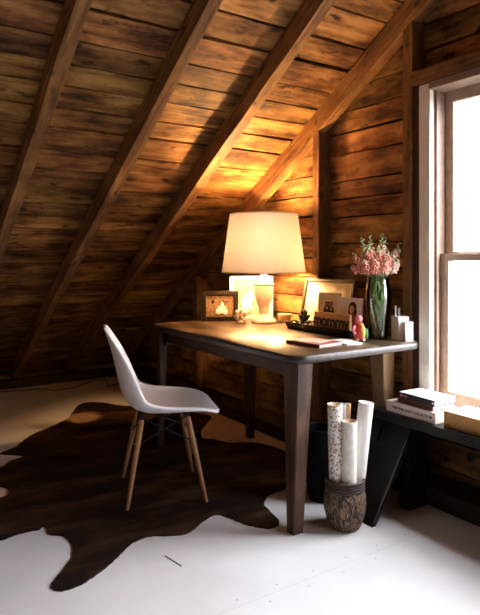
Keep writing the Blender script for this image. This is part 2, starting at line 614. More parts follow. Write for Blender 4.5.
M['floor'] = mat_floor()
M['hide'] = mat_hide()
M['shade'] = mat_shade()
M['pane'] = mat_glass('window pane glass', (0.97, 0.98, 0.98), 0.015)
M['vase_glass'] = mat_glass('green tinted vase glass', (0.965, 0.985, 0.965), 0.03)
M['water'] = mat_glass('vase water', (0.90, 0.96, 0.88), 0.02)
M['bulb'] = mat_emit('lit bulb', (1.0, 0.62, 0.28), 25.0)
M['wrap_gold'] = mat_pattern('white wrap with gold flowers', (0.80, 0.77, 0.76), (0.36, 0.22, 0.07), 95, 0.44)
M['wrap_pale'] = mat_pattern('ivory wrap with pale dots', (0.80, 0.76, 0.67), (0.86, 0.84, 0.80), 40, 0.4)
M['wrap_white'] = plain('plain white wrap', (0.80, 0.77, 0.74), 0.55, noise=0.04)
M['wrap_blue'] = plain('bluish white wrap', (0.66, 0.68, 0.76), 0.55, noise=0.08)
M['wicker'] = mat_wicker()
M['photo_tan'] = mat_pattern('tan family photograph', (0.20, 0.12, 0.055), (0.09, 0.048, 0.02), 60, 0.35)

# ------------------------------------------------------------------ the room
SL = 0.605                    # roof slope
YE = 5.88                     # rafter undersides meet the floor here
RT = 0.14                     # height of sheathing above the rafter undersides
RIDGE = 0.5
TH = math.atan(SL)
WX = 2.44                     # face of the gable boards
SX = 2.34                     # face of the studs
LX = -1.9                     # opposite gable


def roof_z(y):                # sheathing underside
    return SL * (YE - y) + RT if y >= RIDGE else SL * (YE - (2 * RIDGE - y)) + RT


def roof_y(z):
    return YE + (RT - z) / SL


# floor
mb = MB()
mb.box(((LX + 2.7) / 2, 0.5, -0.05), (2.7 - LX + 0.2, 12.4, 0.1))
tag(mb.build('floor', M['floor']), kind='structure')

# ceilings: sawn boards along X under a dark backing, one slope each side of the ridge
def roof_side(name, sign):
    mb = MB()
    ridge_z = roof_z(RIDGE)
    total = (YE + RT / SL - RIDGE) / math.cos(TH) + 0.05
    s = 0.0
    W = WX - LX + 0.1
    while s < total:
        w = random.uniform(0.135, 0.185)
        x = LX - 0.05
        cuts = [x]
        if random.random() < 0.75:
            cuts.append(random.choice((-0.3, 0.22, 0.75, 1.28, 1.81)))
        cuts.append(WX + 0.05)
        for a, b_ in zip(cuts, cuts[1:]):
            dz = random.uniform(-0.010, 0.006)
            mb.rough_beam((a + 0.002, s, 0), (1, 0, 0), (0, 1, 0), (0, 0, 1), b_ - a - 0.004, 0.0, w - random.uniform(0.007, 0.018),
                          dz, dz + 0.022, n=max(4, int((b_ - a) * 5)), jit=0.004)
        s += w
    mb.mi = 1
    mb.box((LX + W / 2 - 0.05, total / 2, 0.06), (W, total, 0.06))
    o = mb.build(name, [M['roof_board'], M['backing']])
    o.location = (0, RIDGE, ridge_z)
    o.rotation_euler = (-TH, 0, 0)
    if sign < 0:
        o.rotation_euler = (-TH, 0, PI)
        o.rotation_mode = 'XYZ'
        o.rotation_euler = Euler((-TH, 0, 0)).to_matrix().to_4x4().to_euler()
        o.matrix_world = Matrix.Translation((WX + LX, RIDGE, ridge_z)) @ Matrix.Rotation(PI, 4, 'Z') @ Matrix.Rotation(-TH, 4, 'X')
    return tag(o, kind='structure')

roof_side('ceiling', 1)
roof_side('ceiling', -1)

# rafters (their right-hand faces at these X), sawn, running down the slope
def rafter(idx, x1, wid, depth, sign=1):
    mb = MB()
    total = (YE + RT / SL - RIDGE) / math.cos(TH) - 0.05
    mb.rough_beam((x1 - wid, 0.0, 0), (0, 1, 0), (1, 0, 0), (0, 0, 1), total, 0.0, wid, -depth, -0.006, n=30, jit=0.004)
    o = mb.build('trim_%d' % idx, M['rafter'])
    if sign > 0:
        o.location = (0, RIDGE, roof_z(RIDGE))
        o.rotation_euler = (-TH, 0, 0)
    else:
        o.matrix_world = Matrix.Translation((2 * x1 - wid, RIDGE, roof_z(RIDGE))) @ Matrix.Rotation(PI, 4, 'Z') @ Matrix.Rotation(-TH, 4, 'X')
    return tag(o, kind='structure')

DEP = RT * math.cos(TH)
n = 1
for xr, w in ((0.785, 0.062), (1.315, 0.062), (1.845, 0.064), (2.41, 0.072), (0.25, 0.062), (-0.28, 0.062), (-0.81, 0.062), (-1.34, 0.062)):
    rafter(n, xr, w, DEP); n += 1
for xr in (2.41, 1.845, 1.315, 0.785, 0.25, -0.28, -0.81, -1.34):
    rafter(n, xr, 0.062, DEP, -1); n += 1

# gable wall, with the window hole, boards in bays between the studs
WY0, WY1, WZ0, WZ1 = 0.98, 1.86, 0.445, 2.0       # clear opening of the window
mb = MB()
def board(y0, y1, z0, z1):
    """board on the gable from y0 up to y1 (clipped to the roof line)"""
    lim0, lim1 = roof_y(z0) + 0.02, roof_y(z1) + 0.02
    a0, a1 = y0, y0
    b0, b1 = min(y1, lim0), min(y1, lim1)
    # the other roof slope
    m0, m1 = 2 * RIDGE - lim0, 2 * RIDGE - lim1
    a0, a1 = max(a0, m0), max(a1, m1)
    if b0 - a0 < 0.06 or b1 - a1 < 0.01:
        return
    dx = random.uniform(-0.008, 0.006)
    g = random.uniform(0.006, 0.013)
    mb.rough_beam((WX + dx, a0, z0), (0, 1, 0), (0, 0, 1), (1, 0, 0), b0 - a0, 0.0, z1 - z0 - g, 0.0, 0.022,
                  n=max(3, int((b0 - a0) * 6)), jit=0.0035, ends=(a1 - a0, b1 - b0))
left_bay = [0.0, 0.12, 0.25, 0.37, 0.50, 0.63, 0.77, 0.885, 1.00, 1.12, 1.26, 1.415, 1.525, 1.63, 1.79, 1.92, 2.04, 2.18, 2.33, 2.47, 2.6]
far_bay = [0.0, 0.14, 0.27, 0.41, 0.53, 0.66, 0.80, 0.925, 1.05, 1.17, 1.30, 1.44, 1.57, 1.70, 1.83, 1.97, 2.1]
near_bay = [0.0, 0.13, 0.27, 0.40]
over_bay = [2.03, 2.125, 2.235, 2.37, 2.50, 2.63, 2.76, 2.89, 3.02, 3.15, 3.28, 3.4]
for a, b in zip(left_bay, left_bay[1:]): board(1.965, 2.695, a, b)
for a, b in zip(far_bay, far_bay[1:]):
    board(2.70, 4.23, a, b); board(4.235, 6.2, a, b)
for a, b in zip(near_bay, near_bay[1:]): board(0.9, 1.96, a, b)
for a, b in zip(over_bay, over_bay[1:]): board(-1.0, 1.96, a, b)
k = [0.0]
while k[-1] < 2.03: k.append(k[-1] + random.uniform(0.11, 0.16))
k[-1] = 2.03
V0, V1 = -0.95, -0.05                             # clear opening of the added fill window, out of the picture to the right
for a, b in zip(k, k[1:]):
    if b > WZ0 - 0.03 and a < WZ1 + 0.03:
        board(-5.3, V0 - 0.03, a, b); board(V1 + 0.03, 0.94, a, b)
    else:
        board(-5.3, 0.94, a, b)
# dark backing behind the boards, in four pieces round the window
mb.mi = 1
T = 0.05
bx = WX + 0.03 + T / 2
mb.box((bx, (1.93 + 6.3) / 2, 1.2), (T, 6.3 - 1.93, 2.6))
mb.box((bx, (-5.4 + V0 - 0.05) / 2, 1.2), (T, 5.4 + V0 - 0.05, 2.6))
mb.box((bx, (V1 + 0.05 + 0.95) / 2, 1.2), (T, 0.9 - V1, 2.6))
mb.box((bx, (V0 + V1) / 2, 0.2), (T, 1.1, 0.46))
mb.box((bx, 1.44, 0.2), (T, 1.0, 0.46))
mb.box((bx, 0.5, 2.75), (T, 5.0, 1.42))
tag(mb.build('wall_right', [M['gable_board'], M['backing']]), kind='structure')

# opposite gable, behind the viewer's left
mb = MB()
k = [0.0]
while k[-1] < 3.4: k.append(k[-1] + random.uniform(0.12, 0.17))
for z0, z1 in zip(k, k[1:]):
    lim0 = roof_y(z0)
    spans = [(2 * RIDGE - lim0, lim0)]
    for a, b in spans:
        if b - a < 0.05: continue
        mb.rough_beam((LX, a, z0), (0, 1, 0), (0, 0, 1), (-1, 0, 0), b - a, 0.0, z1 - z0 - 0.002, 0.0, 0.05, n=6, jit=0.0005)
tag(mb.build('wall_left', M['gable_board']), kind='structure')

# studs, header and plates
def stud(idx, y0, y1, z0, z1, x0=SX, x1=WX + 0.012):
    mb = MB()
    mb.rough_beam((x0, y0, z0), (0, 0, 1), (0, 1, 0), (1, 0, 0), z1 - z0, 0.0, y1 - y0, 0.0, x1 - x0, n=14, jit=0.0025)
    return tag(mb.build('trim_%d' % idx, M['stud']), kind='structure')
rz = lambda y: SL * (YE - y)
stud(31, 1.962, 2.022, 0.09, rz(1.98) + 0.01)
stud(32, 2.672, 2.725, 0.09, rz(2.70) + 0.01)
stud(33, 3.43, 3.485, 0.09, rz(3.46))
stud(34, 4.18, 4.24, 0.09, rz(4.21))
stud(35, 0.86, 0.93, 0.09, 2.9)
mb = MB()
mb.rough_beam((SX + 0.004, 1.919, 0.40), (0, 0, 1), (0, 1, 0), (1, 0, 0), 1.632, 0.0, 0.042, 0.0, 0.10, n=14, jit=0.0015)
tag(mb.build('trim_37', M['gap_strip']), kind='structure')  # dark strip added to fill the dark gap between stud and casing
mb = MB()
mb.rough_beam((SX - 0.01, 0.90, 2.035), (0, 1, 0), (0, 0, 1), (1, 0, 0), 1.958 - 0.90, 0.0, 0.068, 0.0, 0.10, n=12, jit=0.003)
tag(mb.build('trim_36', M['header']), kind='structure')
mb = MB()
mb.rough_beam((2.262, -4.5, 0.0), (0, 1, 0), (0, 0, 1), (1, 0, 0), 9.9, 0.0, 0.085, 0.0, 0.19, n=40, jit=0.003)
tag(mb.build('baseboard_right', M['plate']), kind='structure')
mb = MB()
mb.rough_beam((LX, 5.42, 0.0), (1, 0, 0), (0, 0, 1), (0, 1, 0), 4.15, 0.0, 0.07, 0.0, 0.10, n=24, jit=0.004)
tag(mb.build('baseboard_back', M['plate_x']), kind='structure')

# window_1: casing, jamb, two sashes with their panes, sill
win = bpy.data.objects.new('window_1', None)
COL.objects.link(win)
tag(win, kind='structure')
mb = MB()
cw = 0.066
mb.box((SX + 0.013, WY1 + cw / 2 - 0.008, (WZ0 + WZ1) / 2 + 0.012), (0.03, cw, WZ1 - WZ0 + 0.03), bev=0.004)
mb.box((SX + 0.013, WY0 - cw / 2 + 0.008, (WZ0 + WZ1) / 2 + 0.012), (0.03, cw, WZ1 - WZ0 + 0.03), bev=0.004)
mb.build('casing', M['casing'], win)
mb = MB()
mb.box((SX + 0.008, (WY0 + WY1) / 2, WZ1 + 0.012), (0.034, WY1 - WY0 - 0.012, 0.036), bev=0.004)
mb.build('head_casing', M['jamb'], win)
mb = MB()
jx0, jx1 = SX + 0.028, WX + 0.10
jc = (jx0 + jx1) / 2; jw = jx1 - jx0
mb.box((jc, WY1 + 0.012, (WZ0 + WZ1) / 2), (jw, 0.024, WZ1 - WZ0), bev=0.002)
mb.box((jc, WY0 - 0.012, (WZ0 + WZ1) / 2), (jw, 0.024, WZ1 - WZ0), bev=0.002)
mb.box((jc, (WY0 + WY1) / 2, WZ1 + 0.012), (jw, WY1 - WY0 + 0.05, 0.024), bev=0.002)
mb.box((SX + 0.055, WY1 - 0.006, (WZ0 + WZ1) / 2), (0.016, 0.012, WZ1 - WZ0), bev=0.002)
mb.build('jamb', M['jamb'], win)
mb = MB()
mb.box(((SX - 0.005 + jx1) / 2, (WY0 + WY1) / 2, WZ0 - 0.016), (jx1 - SX + 0.005, WY1 - WY0 + 0.15, 0.03), bev=0.004)
mb.build('window_sill', M['casing'], win)
MZ = 1.178
def sash(name, x, z0, z1, top, bot, st):
    mb = MB()
    t = 0.034
    mb.box((x, WY1 - st / 2, (z0 + z1) / 2), (t, st, z1 - z0), bev=0.003)
    mb.box((x, WY0 + st / 2, (z0 + z1) / 2), (t, st, z1 - z0), bev=0.003)
    mb.box((x, (WY0 + WY1) / 2, z1 - top / 2), (t, WY1 - WY0 - 2 * st + 0.004, top), bev=0.003)
    mb.box((x, (WY0 + WY1) / 2, z0 + bot / 2), (t, WY1 - WY0 - 2 * st + 0.004, bot), bev=0.003)
    o = mb.build(name, M['sash'], win)
    mb = MB()
    mb.box((x, (WY0 + WY1) / 2, (z0 + z1) / 2), (0.004, WY1 - WY0 - 2 * st + 0.01, z1 - z0 - top - bot + 0.01))
    mb.build('glass_pane', M['pane'], o)
sash('sash', WX + 0.045, MZ - 0.012, WZ1, 0.055, 0.036, 0.046)
sash('sash', WX + 0.005, WZ0, MZ + 0.014, 0.036, 0.07, 0.046)

# fill_window: unseen window added in the same gable to light the near floor
fill_win = bpy.data.objects.new('fill_window', None)
COL.objects.link(fill_win)
tag(fill_win, kind='structure')
mb = MB()
yc, zc = (V0 + V1) / 2, (WZ0 + WZ1) / 2
for yy in (V0, V1):
    mb.box((WX + 0.02, yy, zc), (0.14, 0.06, WZ1 - WZ0 + 0.06), bev=0.003)
for zz in (WZ0, WZ1, zc):
    mb.box((WX + 0.02, yc, zz), (0.14, V1 - V0, 0.06), bev=0.003)
f2 = mb.build('fill_window_frame', M['casing'], fill_win)
mb = MB()
mb.box((WX + 0.02, yc, zc), (0.004, V1 - V0, WZ1 - WZ0))
mb.build('glass_pane', M['pane'], f2)

# ------------------------------------------------------------------ cowhide rug
RUG = [(0.715, 3.672), (0.821, 3.739), (0.903, 3.863), (0.989, 3.957), (1.068, 4.01), (1.146, 4.07), (1.221, 4.137), (1.279, 4.189), (1.383, 4.38), (1.463, 4.515), (1.546, 4.561), (1.633, 4.503), (1.728, 4.339), (1.87, 4.162), (2.025, 3.956), (2.171, 3.694), (2.05, 3.529), (1.928, 3.387), (1.865, 3.251), (1.911, 3.196), (1.957, 3.082), (2.045, 3.036), (2.107, 2.96), (2.147, 2.854), (2.142, 2.728), (2.043, 2.557), (1.937, 2.416), (1.816, 2.321), (1.739, 2.312), (1.681, 2.294), (1.612, 2.23), (1.591, 2.153), (1.573, 2.068), (1.542, 2.025), (1.506, 2.016), (1.474, 2.031), (1.431, 2.093), (1.413, 2.151), (1.4, 2.198), (1.371, 2.256), (1.332, 2.257), (1.26, 2.223), (1.222, 2.198), (1.16, 2.174), (1.094, 2.202), (1.029, 2.24), (0.973, 2.236), (0.931, 2.219), (0.869, 2.17), (0.809, 2.121), (0.757, 2.088), (0.71, 2.063), (0.676, 2.048), (0.649, 2.043), (0.617, 2.042), (0.598, 2.051), (0.583, 2.072), (0.582, 2.099), (0.597, 2.123), (0.629, 2.157), (0.664, 2.2), (0.703, 2.257), (0.727, 2.32), (0.735, 2.379), (0.731, 2.422), (0.717, 2.457), (0.693, 2.478), (0.678, 2.504), (0.687, 2.563), (0.677, 2.575), (0.66, 2.559), (0.62, 2.564), (0.558, 2.562), (0.496, 2.547), (0.379, 2.522), (0.252, 2.674), (0.257, 2.939), (0.411, 3.025), (0.538, 2.994), (0.608, 3.004), (0.638, 3.056), (0.624, 3.132), (0.53, 3.218), (0.438, 3.407), (0.57, 3.459), (0.666, 3.422), (0.742, 3.503), (0.822, 3.54), (0.779, 3.599)]
pts = [(p.x, p.y) for p in catmull([(x, y, 0) for x, y in RUG], 4, closed=True)]
jag = [(x + random.uniform(-.0025, .0025), y + random.uniform(-.0025, .0025)) for x, y in pts]
mb = MB()
bmv = mb.bm
mb.prism(jag, 0.0005, 0.006)
rug = mb.build('cowhide_rug', M['hide'])
tag(rug, 'dark brown brindle cowhide rug spread over the white floor', 'rug')

# ------------------------------------------------------------------ desk
DX0, DX1, DY0, DY1, DZ = 1.520, 2.325, 1.875, 3.325, 0.76
desk = thing('desk', 'long dark weathered wooden desk with rounded corners against the boarded wall', 'desk', ((DX0 + DX1) / 2, (DY0 + DY1) / 2, 0))
ox, oy = (DX0 + DX1) / 2, (DY0 + DY1) / 2
def rounded_rect(x0, x1, y0, y1, r, n=7):
    out = []
    for cx, cy, a0 in ((x1 - r, y1 - r, 0), (x0 + r, y1 - r, PI / 2), (x0 + r, y0 + r, PI), (x1 - r, y0 + r, 1.5 * PI)):
        for i in range(n + 1):
            a = a0 + PI / 2 * i / n
            out.append((cx + r * math.cos(a), cy + r * math.sin(a)))
    return out
# the top: a body with a rounded worn edge and the planked surface
mb = MB()
hw, hd = (DX1 - DX0) / 2, (DY1 - DY0) / 2
rings = []
for inset, z in ((0.010, DZ - 0.036), (0.002, DZ - 0.031), (0.0, DZ - 0.022), (0.0, DZ - 0.009), (0.003, DZ - 0.003), (0.008, DZ)):
    rings.append([mb.bm.verts.new((x, y, z)) for x, y in rounded_rect(-hw + inset, hw - inset, -hd + inset, hd - inset, 0.075 - inset)])
for A, B in zip(rings, rings[1:]):
    for i in range(len(A)):
        k = (i + 1) % len(A)
        f = mb.bm.faces.new((A[i], A[k], B[k], B[i])); f.material_index = 1
f = mb.bm.faces.new(rings[0][::-1]); f.material_index = 1
f = mb.bm.faces.new(rings[-1]); f.material_index = 0
top = mb.build('desktop', [M['desk_top'], M['desk_edge']], desk, smooth='auto')
# apron
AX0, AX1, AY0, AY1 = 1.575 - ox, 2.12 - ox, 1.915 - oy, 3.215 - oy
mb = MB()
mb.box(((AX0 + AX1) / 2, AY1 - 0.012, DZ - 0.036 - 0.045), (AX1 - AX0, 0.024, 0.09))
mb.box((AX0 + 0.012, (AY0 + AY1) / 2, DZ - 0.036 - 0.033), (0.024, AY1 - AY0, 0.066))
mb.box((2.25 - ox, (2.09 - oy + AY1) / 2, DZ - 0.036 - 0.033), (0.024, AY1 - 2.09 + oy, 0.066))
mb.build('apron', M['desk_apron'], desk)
def desk_leg(x, y, sx, sy, z0=0.0, fx=0.0, fy=0.0, mat='desk_leg', k=1.0):
    """outer corner at (x, y); sx, sy point inward; tapers on the two inner faces"""
    mb = MB()
    tx, ty, bx_, by_ = 0.086 * k, 0.10 * k, 0.052 * k, 0.05 * k
    lv = []
    for z, wx, wy, o in ((z0, bx_, by_, 0.004), (z0 + 0.008, bx_ + 0.004, by_ + 0.004, 0.002), (DZ - 0.036, tx, ty, 0.0)):
        kf = 1 - (z - z0) / (DZ - 0.036 - z0)
        lv.append([mb.bm.verts.new((x + fx * kf - ox + sx * a, y + fy * kf - oy + sy * b, z)) for a, b in ((o, o), (wx, o), (wx, wy), (o, wy))])
    for A, B in zip(lv, lv[1:]):
        for i in range(4):
            q = (i + 1) % 4
            mb.bm.faces.new((A[i], A[q], B[q], B[i]))
    mb.bm.faces.new(lv[0]); mb.bm.faces.new(lv[-1])
    bmesh.ops.bevel(mb.bm, geom=[e for e in mb.bm.edges if abs(e.verts[0].co.z - e.verts[1].co.z) > 0.1], offset=0.004, segments=1, affect='EDGES')
    return mb.build('leg', M[mat], desk)
desk_leg(1.545, 1.895, 1, 1, fx=-0.010, fy=0.014)
desk_leg(2.312, 2.050, -1, 1, mat='lit_leg')['label'] = 'wooden leg with the window light put into its paler colour'
desk_leg(1.545, 3.275, 1, -1, 0.006, k=0.62)
desk_leg(2.145, 3.11, -1, -1, 0.006, k=0.8)

# ------------------------------------------------------------------ chair
chair = thing('shell_chair', 'white moulded plastic shell chair on slim wooden legs standing on the cowhide', 'chair', (1.285, 2.650, 0.0065), math.radians(-19.3))
ST = [  # x, z, half width, curl of the sides
(0.262, 0.409, 0.110, 0.000), (0.260, 0.413, 0.150, 0.001), (0.250, 0.418, 0.182, 0.003), (0.228, 0.424, 0.203, 0.007), (0.180, 0.430, 0.219, 0.016),
    (0.100, 0.427, 0.228, 0.030), (0.010, 0.421, 0.231, 0.042), (-0.070, 0.421, 0.232, 0.054), (-0.130, 0.432, 0.231, 0.066),
    (-0.172, 0.462, 0.229, 0.075), (-0.197, 0.512, 0.226, 0.074), (-0.213, 0.575, 0.220, 0.066), (-0.226, 0.640, 0.212, 0.053),
    (-0.240, 0.700, 0.200, 0.038), (-0.256, 0.755, 0.182, 0.022), (-0.270, 0.797, 0.152, 0.010), (-0.279, 0.820, 0.110, 0.004), (-0.283, 0.829, 0.060, 0.002)]
NS = 16
mb = MB()
rows = []
for i, (x, z, hwid, curl) in enumerate(ST):
    xa, za = ST[max(i - 1, 0)][:2]; xb, zb = ST[min(i + 1, len(ST) - 1)][:2]
    t = Vector((xb - xa, 0, zb - za)).normalized()
    nrm = Vector((t.z, 0, -t.x))                        # towards the sitter
    if nrm.z < 0 and i < 7: nrm = -nrm
    if i >= 7 and nrm.x < 0: nrm = -nrm
    row = []
    for j in range(NS + 1):
        s = -1 + 2 * j / NS
        p = Vector((x, hwid * math.sin(s * PI / 2 * 0.98) / math.sin(PI / 2 * 0.98), z)) + nrm * curl * abs(s) ** 2.2 * 1.15
        row.append(mb.bm.verts.new(p))
    rows.append(row)
for A, B in zip(rows, rows[1:]):
    for j in range(NS):
        mb.bm.faces.new((A[j], A[j + 1], B[j + 1], B[j]))
shell = mb.build('shell', M['chair_white'], chair, smooth=True)
md = shell.modifiers.new('thick', 'SOLIDIFY'); md.thickness = 0.017; md.offset = 0.0
md = shell.modifiers.new('round', 'SUBSURF'); md.levels = 1; md.render_levels = 2
for sx in (1, -1):
    for sy in (1, -1):
        topp = Vector((0.112 * sx, 0.105 * sy, 0.385)); ft = Vector((0.186 * sx, 0.205 * sy, 0.0))
        mb = MB()
        mb.tube([topp, topp.lerp(ft, 0.3), topp.lerp(ft, 0.7), ft], [0.0145, 0.0145, 0.0115, 0.009], n=14)
        leg = mb.build('leg', M['dowel'], chair, smooth='auto')
        mb = MB()
        mb.tube([topp.lerp(ft, 0.27) + Vector((0.018 * sx, 0, 0)), topp.lerp(ft, 0.27) - Vector((0.018 * sx, 0, 0))], 0.004, n=8)
        mb.build('bolt', M['steel'], leg)
# black metal mount and bracing
mb = MB()
mb.box((0, 0, 0.396), (0.235, 0.022, 0.012)); 
for sx in (1, -1):
    mb.box((0.108 * sx, 0, 0.392), (0.024, 0.225, 0.014))
    for sy in (1, -1):
        mb.tube([(0.112 * sx, 0.105 * sy, 0.375), (0.108 * sx, 0.102 * sy, 0.415)], 0.011, n=10)
for sx in (1, -1):
    mb.tube([(0.138 * sx, 0.135 * 1, 0.272), (0.110 * sx, -0.105, 0.392)], 0.0042, n=8)
    mb.tube([(0.138 * sx, -0.135, 0.272), (0.110 * sx, 0.105, 0.392)], 0.0042, n=8)
for sy in (1, -1):
    mb.tube([(0.138, 0.135 * sy, 0.272), (-0.110, 0.105 * sy, 0.392)], 0.0042, n=8)
    mb.tube([(-0.138, 0.135 * sy, 0.272), (0.110, 0.105 * sy, 0.392)], 0.0042, n=8)
mb.build('brace', M['black_metal'], chair, smooth='auto')

# ------------------------------------------------------------------ lamp
lamp = thing('table_lamp', 'lit table lamp with a wide cream drum shade and white urn base on the desk', 'lamp', (2.145, 2.97, DZ))
mb = MB()
mb.lathe([(0.0005, 0.0), (0.078, 0.0), (0.080, 0.006), (0.078, 0.016), (0.068, 0.026), (0.050, 0.036), (0.036, 0.046), (0.0305, 0.056), (0.0005, 0.056)], n=48)
mb.build('foot', M['cream'], lamp, smooth='auto')
mb = MB()
mb.lathe([(0.0005, 0.055), (0.030, 0.055), (0.033, 0.075), (0.031, 0.092), (0.034, 0.106), (0.048, 0.135), (0.058, 0.170), (0.062, 0.205), (0.063, 0.236), (0.0005, 0.236)], n=48)
mb.build('urn_body', M['cream'], lamp, smooth='auto')
mb = MB()
mb.lathe([(0.0005, 0.236), (0.067, 0.236), (0.069, 0.241), (0.067, 0.247), (0.0005, 0.247)], n=48)
mb.build('collar', plain('grey green glaze', (0.14, 0.14, 0.11), 0.3), lamp, smooth='auto')
mb = MB()
mb.lathe([(0.0005, 0.247), (0.040, 0.247), (0.034, 0.258), (0.023, 0.272), (0.020, 0.292), (0.024, 0.304), (0.024, 0.335), (0.017, 0.345), (0.017, 0.385), (0.0005, 0.385)], n=32)
mb.build('neck', M['cream'], lamp, smooth='auto')
def bulb_at(loc, axis):
    mb = MB()
    mb.lathe([(0.0005, 0.0), (0.012, 0.003), (0.015, 0.018), (0.024, 0.042), (0.0265, 0.058), (0.021, 0.076), (0.010, 0.087), (0.0005, 0.089)], n=24,
             rot=Vector((0, 0, 1)).rotation_difference(Vector(axis).normalized()).to_matrix(), c=loc)
    return mb.build('bulb', M['bulb'], lamp, smooth=True)
bulb_at((0, 0, 0.385), (0, 0, 1))
bulb_at((0.010, -0.017, 0.365), (0.5, -0.85, 0.08))  # extra low bulb, added to throw warm light on the far floor
ZB, ZT, RB, RTp = 0.318, 0.683, 0.264, 0.214
mb = MB()
mb.lathe([(RB + (RTp - RB) * i / 8, ZB + (ZT - ZB) * i / 8) for i in range(9)], n=72, cap=False)
sh = mb.build('lamp_shade', M['shade'], lamp, smooth=True)
trimm = plain('shade binding tape', (0.72, 0.55, 0.36), 0.7)
for r, z in ((RB, ZB), (RTp, ZT)):
    mb = MB()
    mb.lathe([(r - 0.0025, z - 0.004), (r + 0.0025, z - 0.004), (r + 0.0025, z + 0.004), (r - 0.0025, z + 0.004), (r - 0.0025, z - 0.004)], n=72, cap=False)
    mb.build('binding', trimm, sh, smooth='auto')
mb = MB()
for a in range(3):
    an = a * 2 * PI / 3 + 0.4
    mb.tube([(0, 0, ZT - 0.012), (RTp * math.cos(an), RTp * math.sin(an), ZT - 0.003)], 0.0018, n=6)
harp = [(0.036 * math.sin(t), 0, 0.40 + (ZT - 0.41) * (0.5 - 0.5 * math.cos(t))) for t in [i * PI / 10 for i in range(11)]]
mb.tube(harp, 0.0018, n=6)
mb.tube([(-x, y, z) for x, y, z in harp], 0.0018, n=6)
mb.build('harp', M['steel'], lamp)
mb = MB()
mb.lathe([(0.0005, ZT - 0.012), (0.009, ZT - 0.01), (0.008, ZT), (0.010, ZT + 0.008), (0.006, ZT + 0.018), (0.0005, ZT + 0.02)], n=16)
mb.build('finial', M['steel'], lamp, smooth=True)
def lamp_light(loc, energy):
    bl = bpy.data.lights.new('lamp_light', 'POINT')
    bl.energy = energy
    bl.color = (1.0, 0.56, 0.225)
    bl.shadow_soft_size = 0.025
    o = bpy.data.objects.new('lamp_light', bl)
    COL.objects.link(o)
    o.parent = lamp
    o.location = loc
lamp_light((0, 0, 0.500), 57)
lamp_light((0.060, -0.100, 0.377), 14)  # light of the added low bulb

# ------------------------------------------------------------------ picture frames
FACE = -math.radians(33.5)

def picture_frame(name, label, loc, rz, w, h, border, depth, fmat, tilt=0.0, mat_border=0.0, photo=None, standing=True):
    """local: +y points away from the viewer side; the picture faces -y"""
    t = thing(name, label, 'picture frame', loc, rz)
    R = Matrix.Rotation(-tilt, 4, 'X')
    mb = MB()
    for c, s in (((-(w - border) / 2, 0, h / 2), (border, depth, h)), (((w - border) / 2, 0, h / 2), (border, depth, h)),
                 ((0, 0, border / 2), (w - 2 * border, depth, border)), ((0, 0, h - border / 2), (w - 2 * border, depth, border))):
        mb.box(c, s, bev=0.003)
    for v in mb.bm.verts: v.co = R @ v.co
    mb.build('frame', fmat, t)
    mb = MB()
    mb.box((0, 0.002, h / 2), (w - 2 * border + 0.004, 0.004, h - 2 * border + 0.004))
    for v in mb.bm.verts: v.co = R @ v.co
    mb.build('mat_board' if mat_border else 'print', M['mat_board'] if mat_border else photo, t)
    if mat_border:
        mb = MB()
        mb.box((0, -0.0015, h / 2), (w - 2 * border - 2 * mat_border, 0.002, h - 2 * border - 2 * mat_border))
        for v in mb.bm.verts: v.co = R @ v.co
        mb.build('print', photo, t)
    if standing:
        mb = MB()
        mb.box((0, depth / 2 + 0.004, h * 0.3), (0.04, 0.006, h * 0.58))
        for v in mb.bm.verts: v.co = R @ v.co
        mb.build('back_stand', M['dark_frame'], t)
    return t, R

# dark frame with family photo
fw, fh = 0.238, 0.195
t, R = picture_frame('photo_frame', 'dark brown framed family photograph at the far end of the desk, left of the lamp', (1.957, 3.19, DZ), FACE + 0.05, fw, fh, 0.030, 0.02, M['dark_frame'], 0.08, 0.0, M['photo_tan'])
def onface(parent, R, name, mat, shapes):
    """flat printed shapes on a picture's face: (x, z, rx, rz) ovals"""
    for k, (x, z, rx, rz_) in enumerate(shapes):
        mb = MB()
        mb.ball((x, -0.0035, z), (rx, 0.0012, rz_), sub=2)
        for v in mb.bm.verts: v.co = R @ v.co
        mb.build(name, mat, parent, smooth=True)
onface(t, R, 'printed_figure', M['white'], [(0.012, 0.075, 0.022, 0.030), (-0.012, 0.062, 0.018, 0.022), (0.034, 0.060, 0.016, 0.020), (0.014, 0.105, 0.012, 0.014)])
onface(t, R, 'printed_face', M['skin'], [(0.014, 0.122, 0.009, 0.010), (-0.014, 0.092, 0.008, 0.009), (0.036, 0.088, 0.008, 0.009)])
onface(t, R, 'printed_hair', M['dark_frame'], [(0.020, 0.128, 0.012, 0.007), (-0.045, 0.125, 0.010, 0.012), (0.040, 0.125, 0.03, 0.003)])

# cream framed picture behind the lamp
t, R = picture_frame('photo_frame', 'cream framed pale picture standing behind the lamp base', (2.205, 3.195, DZ), FACE, 0.29, 0.285, 0.022, 0.018, M['white_frame'], 0.06, 0.0, M['pale_print'])
onface(t, R, 'printed_figure', M['white'], [(-0.03, 0.095, 0.045, 0.065), (-0.01, 0.135, 0.03, 0.05), (-0.055, 0.07, 0.045, 0.035)])
onface(t, R, 'printed_shade', plain('grey pink print', (0.22, 0.15, 0.12), 0.7), [(0.005, 0.11, 0.012, 0.03), (-0.02, 0.065, 0.02, 0.012)])

# big frame leaning against the wall
t, R = picture_frame('photo_frame', 'wide bronze framed print leaning on the boarded wall behind the black tray', (2.262, 2.545, DZ), -PI / 2, 0.43, 0.290, 0.020, 0.018, M['bronze_frame'], 0.20, 0.045, M['mat_board'], standing=False)
onface(t, R, 'printed_landscape', plain('faint tan print', (0.55, 0.42, 0.26), 0.7), [(-0.02, 0.11, 0.10, 0.025), (0.05, 0.13, 0.06, 0.03)])

